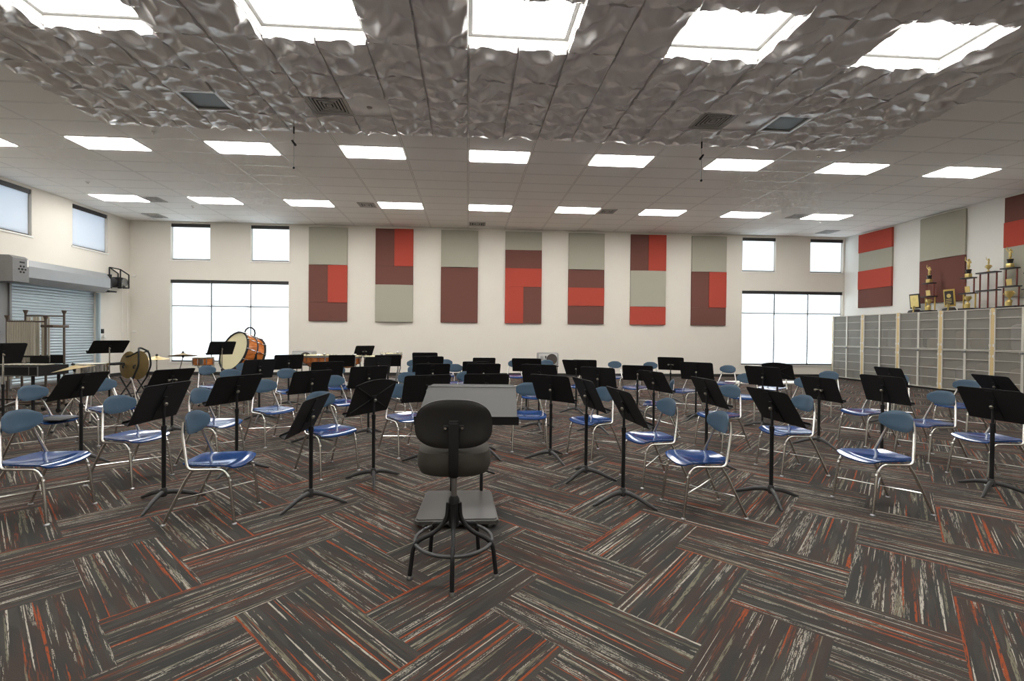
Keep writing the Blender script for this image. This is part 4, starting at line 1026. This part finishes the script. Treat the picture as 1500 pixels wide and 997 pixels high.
# snare drums on stands
def snare(label, x, y, z, R, h, shell, tilt, group=None):
    t = thing('snare_drum', label, 'drum', (x,y,0), group=group)
    TM = Matrix.Translation((0,0,z)) @ Matrix.Rotation(tilt,4,'Y')
    bm = NB(); add_lathe(bm, [(R*.97,-h/2),(R*.97,h/2),(R*.93,h/2),(R*.93,-h/2),(R*.97,-h/2)], mat=TM, seg=32); obj('drum_shell', bm, M[shell], t)
    for s, nm in ((1,'batter_head'),(-1,'snare_head')):
        bm = NB(); add_lathe(bm, [(0,s*(h/2+.004)),(R*.97,s*(h/2+.004)),(R*.97,s*(h/2-.002)),(0,s*(h/2-.002))], mat=TM, seg=32); obj(nm, bm, M['drumhead_w'], t)
        bm = NB(); add_lathe(bm, [(R*.96,s*h/2-.012),(R*1.04,s*h/2-.012),(R*1.04,s*h/2+.010),(R*.96,s*h/2+.010),(R*.96,s*h/2-.012)], mat=TM, seg=32); obj('hoop', bm, M['chrome'], t)
    for k in range(8):
        bm = NB()
        a = 2*PI*k/8; c, s = math.cos(a)*R*1.03, math.sin(a)*R*1.03
        add_tube(bm, [TM @ V((c,s,-h/2)), TM @ V((c,s,h/2))], .006, 6); add_tube(bm, [TM @ V((c,s,-h*.22)), TM @ V((c,s,h*.22))], .012, 6)
        obj('lug', bm, M['chrome'], t)
    bm = NB(); add_box(bm, TM @ V((R*.35,-R*.99,0)), (.07,.03,h*.7), bev=.008); obj('strainer', bm, M['steel'], t)
    bm = NB(); zz = z-h/2-.012-.02
    for k in range(3):
        a = 2*PI*k/3+.5; c, s = math.cos(a), math.sin(a)
        add_tube(bm, [(0,0,zz-.12),(R*.8*c,R*.8*s,zz-.02-math.sin(tilt)*R*c),(R*1.06*c,R*1.06*s,zz+.015-math.sin(tilt)*R*c)], .009, 6)
    obj('basket', bm, M['steel'], t)
    bm = NB(); add_cyl(bm, (0,0,.16), (0,0,zz-.10), .013, seg=10); add_cyl(bm, (0,0,.36), (0,0,.42), .02, seg=10); obj('stand_tube', bm, M['chrome'], t)
    for k in range(3):
        a = 2*PI*k/3+1.1; c, s = math.cos(a), math.sin(a)
        bm = NB(); add_tube(bm, [(.015*c,.015*s,.40),(.25*c,.25*s,.03)], .009, 8); add_tube(bm, [(.015*c,.015*s,.17),(.14*c,.14*s,.19)], .006, 6); lg = obj('leg', bm, M['chrome'], t)
        bm = NB(); add_sphere(bm, (.258*c,.258*s,.018), .018, (1.2,1,1)); obj('rubber_tip', bm, M['head_black'], lg)
snare('chrome snare drum on a stand behind the stands at left', -5.65, 7.30, .788, .195, .14, 'chrome', .0)
snare('amber snare drum on a chrome stand in front of the left window', -5.08, 9.2, .795, .175, .14, 'shell', .0)

# cymbals
def cymbal_disc(bm, TM, R):
    add_lathe(bm, [(0,.028),(.03,.026),(.055,.012),(.075,.008),(R*.6,-.004),(R,-.022),(R,-.0235),(R*.6,-.006),(.075,.006),(.055,.009),(.03,.022),(0,.024)], mat=TM, seg=40)
def cymbal_stand(label, x, y, z, R, rot, mt='brass', boom=None, spin=.4):
    t = thing('cymbal_stand', label, 'cymbal', (x,y,0), group='cymbals on chrome stands')
    top = V((boom[0],boom[1],0)) if boom else V((0,0,0))
    TM = Matrix.Translation((top.x,top.y,z)) @ Euler(rot).to_matrix().to_4x4()
    bm = NB(); cymbal_disc(bm, TM, R); obj('cymbal', bm, M[mt], t)
    bm = NB(); add_tube(bm, [TM @ V((0,0,-.05)), TM @ V((0,0,.065))], .006, 8); add_tube(bm, [TM @ V((0,0,.030)), TM @ V((0,0,.055))], .020, 12); add_tube(bm, [TM @ V((0,0,-.06)), TM @ V((0,0,-.01))], [.012,.024], 12); obj('wing_nut', bm, M['head_black'], t)
    bm = NB()
    b0 = TM @ V((0,0,-.04))
    if boom: add_tube(bm, [b0, (0,0,z-.28)], .008, 8); add_sphere(bm, (0,0,z-.28), .024); add_tube(bm, [(0,0,.12),(0,0,z-.28)], .012, 10)
    else: add_tube(bm, [(0,0,.12), b0], .011, 10); add_tube(bm, [(0,0,z*.55),(0,0,z*.55+.06)], .02, 10)
    obj('stand_tube', bm, M['chrome'], t)
    for k in range(3):
        a = 2*PI*k/3+spin; c, s = math.cos(a), math.sin(a)
        bm = NB(); add_tube(bm, [(.014*c,.014*s,.42),(.12*c,.12*s,.30),(.29*c,.29*s,.02)], .008, 8); add_tube(bm, [(.014*c,.014*s,.15),(.16*c,.16*s,.22)], .006, 6); lg = obj('leg', bm, M['chrome'], t)
        bm = NB(); add_sphere(bm, (.295*c,.295*s,.018), .018, (1.2,1,1)); obj('rubber_tip', bm, M['head_black'], lg)
    return t
cymbal_stand('bronze cymbal tilted on a chrome stand in front of the chrome snare drum', -5.42, 6.70, .85, .235, (.06,-.18,0), 'brass')
cymbal_stand('bronze hi-hat cymbal on a tall chrome stand right of the crash cymbals', -5.68, 8.80, .885, .19, (.05,.06,0), 'brass')
cymbal_stand('dark cymbal on a boom stand against the left window', -5.16, 8.6, .95, .225, (-.10,-.06,0), 'brass_dull', boom=(.06,0))
t = thing('cymbal_cradle', 'pair of bronze crash cymbals hanging in a black cradle rack', 'cymbals', (-5.53,8.0,0))
bm = NB()
for s in (1,-1):
    add_tube(bm, [(-.28,s*.20,.012),(.12,s*.16,.62)], .012, 8); add_tube(bm, [(.26,s*.20,.012),(-.10,s*.16,.62)], .012, 8)
    add_tube(bm, fillet([(.10,s*.16,.60),(.18,s*.15,.80),(.16,s*.12,1.02),(.10,s*.03,1.08)], .06), .014, 8)
add_tube(bm, [(.10,.03,1.08),(.10,-.03,1.08)], .014, 8); add_tube(bm, [(.16,.12,1.03),(-.14,.02,.93)], .012, 8); add_tube(bm, [(.16,-.12,1.03),(-.03,-.04,.95)], .012, 8)
add_tube(bm, [(0,.18,.33),(0,-.18,.33)], .010, 8)
obj('rack_frame', bm, M['black'], t)
for s in (1,-1):
    bm = NB(); add_tube(bm, [(-.30,s*.22,.79),(-.02,s*.22,.10),(.0,s*.22,.01)], .010, 8); obj('rack_leg', bm, M['chrome'], t)
    bm = NB(); add_tube(bm, [(.12,s*.22,.60),(.24,s*.22,.01)], .010, 8); obj('rack_leg', bm, M['chrome'], t)
bm = NB(); add_box(bm, (-.26,0,.82), (.22,.40,.03), bev=.008); obj('tray', bm, M['black'], t)
for x, y, rz, rr in ((-.13,.03,-2.0,.225),(.09,-.05,-1.95,.235)):
    TM = Matrix.Translation((x,y,.80)) @ head_frame((0,0,0), (math.cos(rz),math.sin(rz),.10))
    bm = NB(); cymbal_disc(bm, TM, rr); cy = obj('cymbal', bm, M['brass_dull'], t)
    bm = NB(); add_tube(bm, [TM @ V((0,0,.03)), TM @ V((.0,.02,.06)), TM @ V((.0,.06,.05))], .011, 8); obj('hand_strap', bm, M['head_black'], cy)

# vibraphone at the left edge
t = thing('vibraphone', 'black framed vibraphone with silver resonator tubes at the left photo edge', 'vibraphone', (-7.45,7.85,0))
x0, x1 = -.80, .80
bm = NB(); span(bm, (x0,-.30,.645), (x1,-.27,.80)); span(bm, (x0,.24,.645), (x1,.27,.80)); span(bm, (x1-.025,-.27,.645), (x1,.24,.80)); span(bm, (x0,-.27,.645), (x0+.025,.24,.80)); obj('frame_rail', bm, M['black'], t, smooth=False)
bm = NB()
for z in (.655,.79): span(bm, (x0,-.305,z), (x1+.004,-.30,z+.006))
span(bm, (x1,-.30,.645), (x1+.005,-.28,.80)); span(bm, (x1-.12,-.304,.66), (x1-.114,-.30,.79)); obj('rail_edge', bm, M['steel'], t, smooth=False)
for k in range(20):
    bm = NB(); x = x0+.07+k*.077; add_box(bm, (x,-.06-.03*(1-k/20),.815), (.05,.34-.10*k/20,.014), bev=.003); obj('note_bar', bm, M['bars'], t)
for k in range(16):
    bm = NB(); x = x0+.09+k*.095; ln = .44-.024*k; add_cyl(bm, (x,-.10,.78), (x,-.10,.78-ln), .024, seg=12); obj('resonator', bm, M['tube'], t)
for x in (x0+.25, x1-.10):
    for y in (-.25,.20):
        bm = NB(); add_cyl(bm, (x,y,.06), (x,y,.645), .022, seg=12); lg = obj('leg', bm, M['black'], t)
        bm = NB(); add_tube(bm, [(x,y-.012,.04),(x,y+.012,.04)], .04, 14); obj('caster', bm, M['head_black'], lg)
bm = NB(); add_cyl(bm, (x0+.25,.20,.22), (x1-.10,.20,.22), .014, seg=8); add_cyl(bm, (x1-.10,-.25,.22), (x1-.10,.20,.22), .014, seg=8); add_cyl(bm, (x0+.25,-.25,.22), (x0+.25,.20,.22), .014, seg=8); obj('stretcher', bm, M['black'], t)
bm = NB(); add_box(bm, (.1,-.36,.10), (.42,.10,.02), rot=Euler((-.2,0,0)), bev=.005); add_cyl(bm, (.1,-.32,.10), (.1,.20,.22), .008, seg=8); obj('damper_pedal', bm, M['steel'], t)

# tubular chimes
t = thing('tubular_chimes', 'bronze rack of silver tubular chimes in front of the shutter', 'chimes', (-7.53,8.45,0))
for y, zt, xa, xb in ((-.10,1.56,-.30,.32), (.14,1.665,-.22,.42)):
    for x in (xa, xb):
        if x == xa and y > 0: pass
        bm = NB(); add_cyl(bm, (x,y,.06 if x == xb else .70), (x,y,zt), .017, seg=10); p = obj('frame_post', bm, M['bronzeframe'], t)
        bm = NB(); add_lathe(bm, [(0,0),(.02,0),(.036,.05),(.036,.06),(0,.06)], (x,y,zt-.01), 12); obj('finial', bm, M['bronzeframe'], p)
    bm = NB(); add_cyl(bm, (xa,y,zt-.05), (xb,y,zt-.05), .012, seg=8); obj('hanging_rail', bm, M['bronzeframe'], t)
for k in range(12):
    x = -.29+.038*k; bm = NB(); zt = 1.50; zb = .74+.012*k-.02*(k % 2)
    add_cyl(bm, (x,-.10,zb), (x,-.10,zt), .0165, seg=12); c = obj('chime_tube', bm, M['tube'], t)
    bm = NB(); add_tube(bm, [(x,-.10,zt-.01),(x-.012,-.10,zt+.02),(x,-.10,zt+.03),(x+.012,-.10,zt+.02),(x,-.10,zt-.01)], .003, 6); obj('hanging_loop', bm, M['bronzeframe'], c)
for k, x in enumerate((-.19,-.15,-.08,-.045,-.005,.06,.10,.165)):
    bm = NB(); add_cyl(bm, (x,.14,.80), (x,.14,1.60), .0165, seg=12); obj('chime_tube', bm, M['tube'], t)
bm = NB(); span(bm, (.27,-.14,1.41), (.47,.18,1.455), .004); obj('rail_clamp', bm, M['bronzeframe'], t)
bm = NB(); span(bm, (-.34,-.16,.90), (.40,-.14,.93)); span(bm, (-.34,.16,.78), (.40,.18,.93)); span(bm, (.10,-.14,.78), (.40,-.12,.93)); span(bm, (-.34,-.15,.76), (.40,-.13,.775)); obj('damper_box', bm, M['black'], t, smooth=False)
bm = NB()
for y in (-.10,.14): add_cyl(bm, (-.32,y,.10), (.42,y,.10), .016, seg=8)
for x in (-.30,.37): add_cyl(bm, (x,-.22,.07), (x,.28,.07), .018, seg=8)
add_cyl(bm, (-.30,-.10,.07), (-.30,-.10,.76), .017, seg=8); add_cyl(bm, (-.30,.16,.07), (-.30,.16,.80), .017, seg=8)
obj('base_frame', bm, M['bronzeframe'], t)
for x in (-.30,.37):
    for y in (-.20,.26):
        bm = NB(); add_tube(bm, [(x,y-.012,.035),(x,y+.012,.035)], .035, 12); obj('caster', bm, M['head_black'], t)

# loudspeakers on black folding stands
def speaker(label, x, y, z):
    t = thing('loudspeaker', label, 'loudspeaker', (x,y,z), group='grey loudspeakers along the far wall')
    bm = NB(); add_box(bm, (0,0,.20), (.64,.34,.40), bev=.045); obj('cabinet', bm, M['speaker'], t)
    bm = NB(); add_box(bm, (-.02,-.172,.20), (.56,.012,.33), bev=.005); obj('front_panel', bm, M['speaker_light'], t)
    TM = Matrix.Translation((.10,-.178,.20)) @ Matrix.Rotation(PI/2,4,'X')
    bm = NB(); add_lathe(bm, [(.165,0),(.165,.014),(.148,.014),(.148,0)], mat=TM, seg=32); obj('cone_ring', bm, M['cone'], t)
    bm = NB(); add_lathe(bm, [(0,.010),(.05,.012),(.148,.004),(.148,.0),(0,.0)], mat=TM, seg=32); obj('cone_grille', bm, M['cone'], t)
    bm = NB(); add_box(bm, (-.21,-.180,.24), (.09,.008,.12), bev=.003); obj('horn', bm, M['speaker'], t)
    bm = NB(); add_prism(bm, [(-.115,-.182,.30),(-.065,-.182,.30),(-.075,-.182,.22),(-.09,-.182,.20)], (0,.008,0)); obj('handle_slot', bm, M['vent_dark'], t, smooth=False)
    s = thing('speaker_stand', label.replace('grey loudspeaker', 'black folding stand under the loudspeaker'), 'stand', (x,y,0), group='black stands under the loudspeakers')
    bm = NB(); span(bm, (-.32,-.14,z-.035), (.32,-.11,z-.001)); span(bm, (-.32,.11,z-.035), (.32,.14,z-.001)); obj('top_rail', bm, M['black'], s, smooth=False)
    for sx in (-1,1):
        bm = NB(); add_tube(bm, [(sx*.28,-.125,z-.02),(sx*.28,-.125,.0)], .013, 8); add_tube(bm, [(sx*.26,.125,z-.02),(sx*.26,.125,.0)], .013, 8); obj('leg', bm, M['black'], s)
    bm = NB(); add_tube(bm, [(-.28,-.125,.12),(.28,-.125,.12)], .009, 8); add_tube(bm, [(-.26,.125,.12),(.26,.125,.12)], .009, 8); obj('stretcher', bm, M['black'], s)
speaker('grey loudspeaker lying on its side, left, behind the timpani', -4.84, 14.0, .44)
speaker('grey loudspeaker lying on its side, below the middle wall panels', 2.47, 14.1, .435)

# ---------------------------------------------------------------- camera, sky, view
cam = bpy.data.objects.new('camera', bpy.data.cameras.new('camera')); COL.objects.link(cam)
yaw, pit, rol = .0632, -.0107, .0093
Fv = V((math.sin(yaw)*math.cos(pit), math.cos(yaw)*math.cos(pit), math.sin(pit)))
Rv = V((math.cos(yaw), -math.sin(yaw), 0)); Uv = Rv.cross(Fv)
R2 = Rv*math.cos(rol)+Uv*math.sin(rol); U2 = Uv*math.cos(rol)-Rv*math.sin(rol)
mw = Matrix((R2, U2, -Fv)).transposed().to_4x4(); mw.translation = (0,0,1.3432)
cam.matrix_world = mw
cd = cam.data; cd.sensor_width = 36.0; cd.sensor_fit = 'HORIZONTAL'; cd.lens = 674.11/1500*36; cd.shift_x = (750-727.783)/1500; cd.clip_start = .02; cd.clip_end = 200
SC.camera = cam
w = bpy.data.worlds.new('sky'); SC.world = w; w.use_nodes = True
bg = w.node_tree.nodes.get('Background') or w.node_tree.nodes.new('ShaderNodeBackground')
g = G(w.node_tree)
dr = g.n('ShaderNodeTexCoord').outputs['Generated']; sp = g.n('ShaderNodeSeparateXYZ'); g.put(sp.inputs[0], dr)
side = g.step(g.m('MULTIPLY', sp.outputs[0], -1.0), .35, .85)      # sky over the shaded left side of the building is a dimmer blue
w.node_tree.links.new(g.mix(side, (2.3,2.42,2.5,1), (.36,.43,.54,1)), bg.inputs[0]); bg.inputs[1].default_value = 1.0
SC.view_settings.view_transform = 'Standard'; SC.view_settings.look = 'None'
SC.view_settings.exposure = 1.98; SC.view_settings.gamma = 1.0; SC.view_settings.use_curve_mapping = False
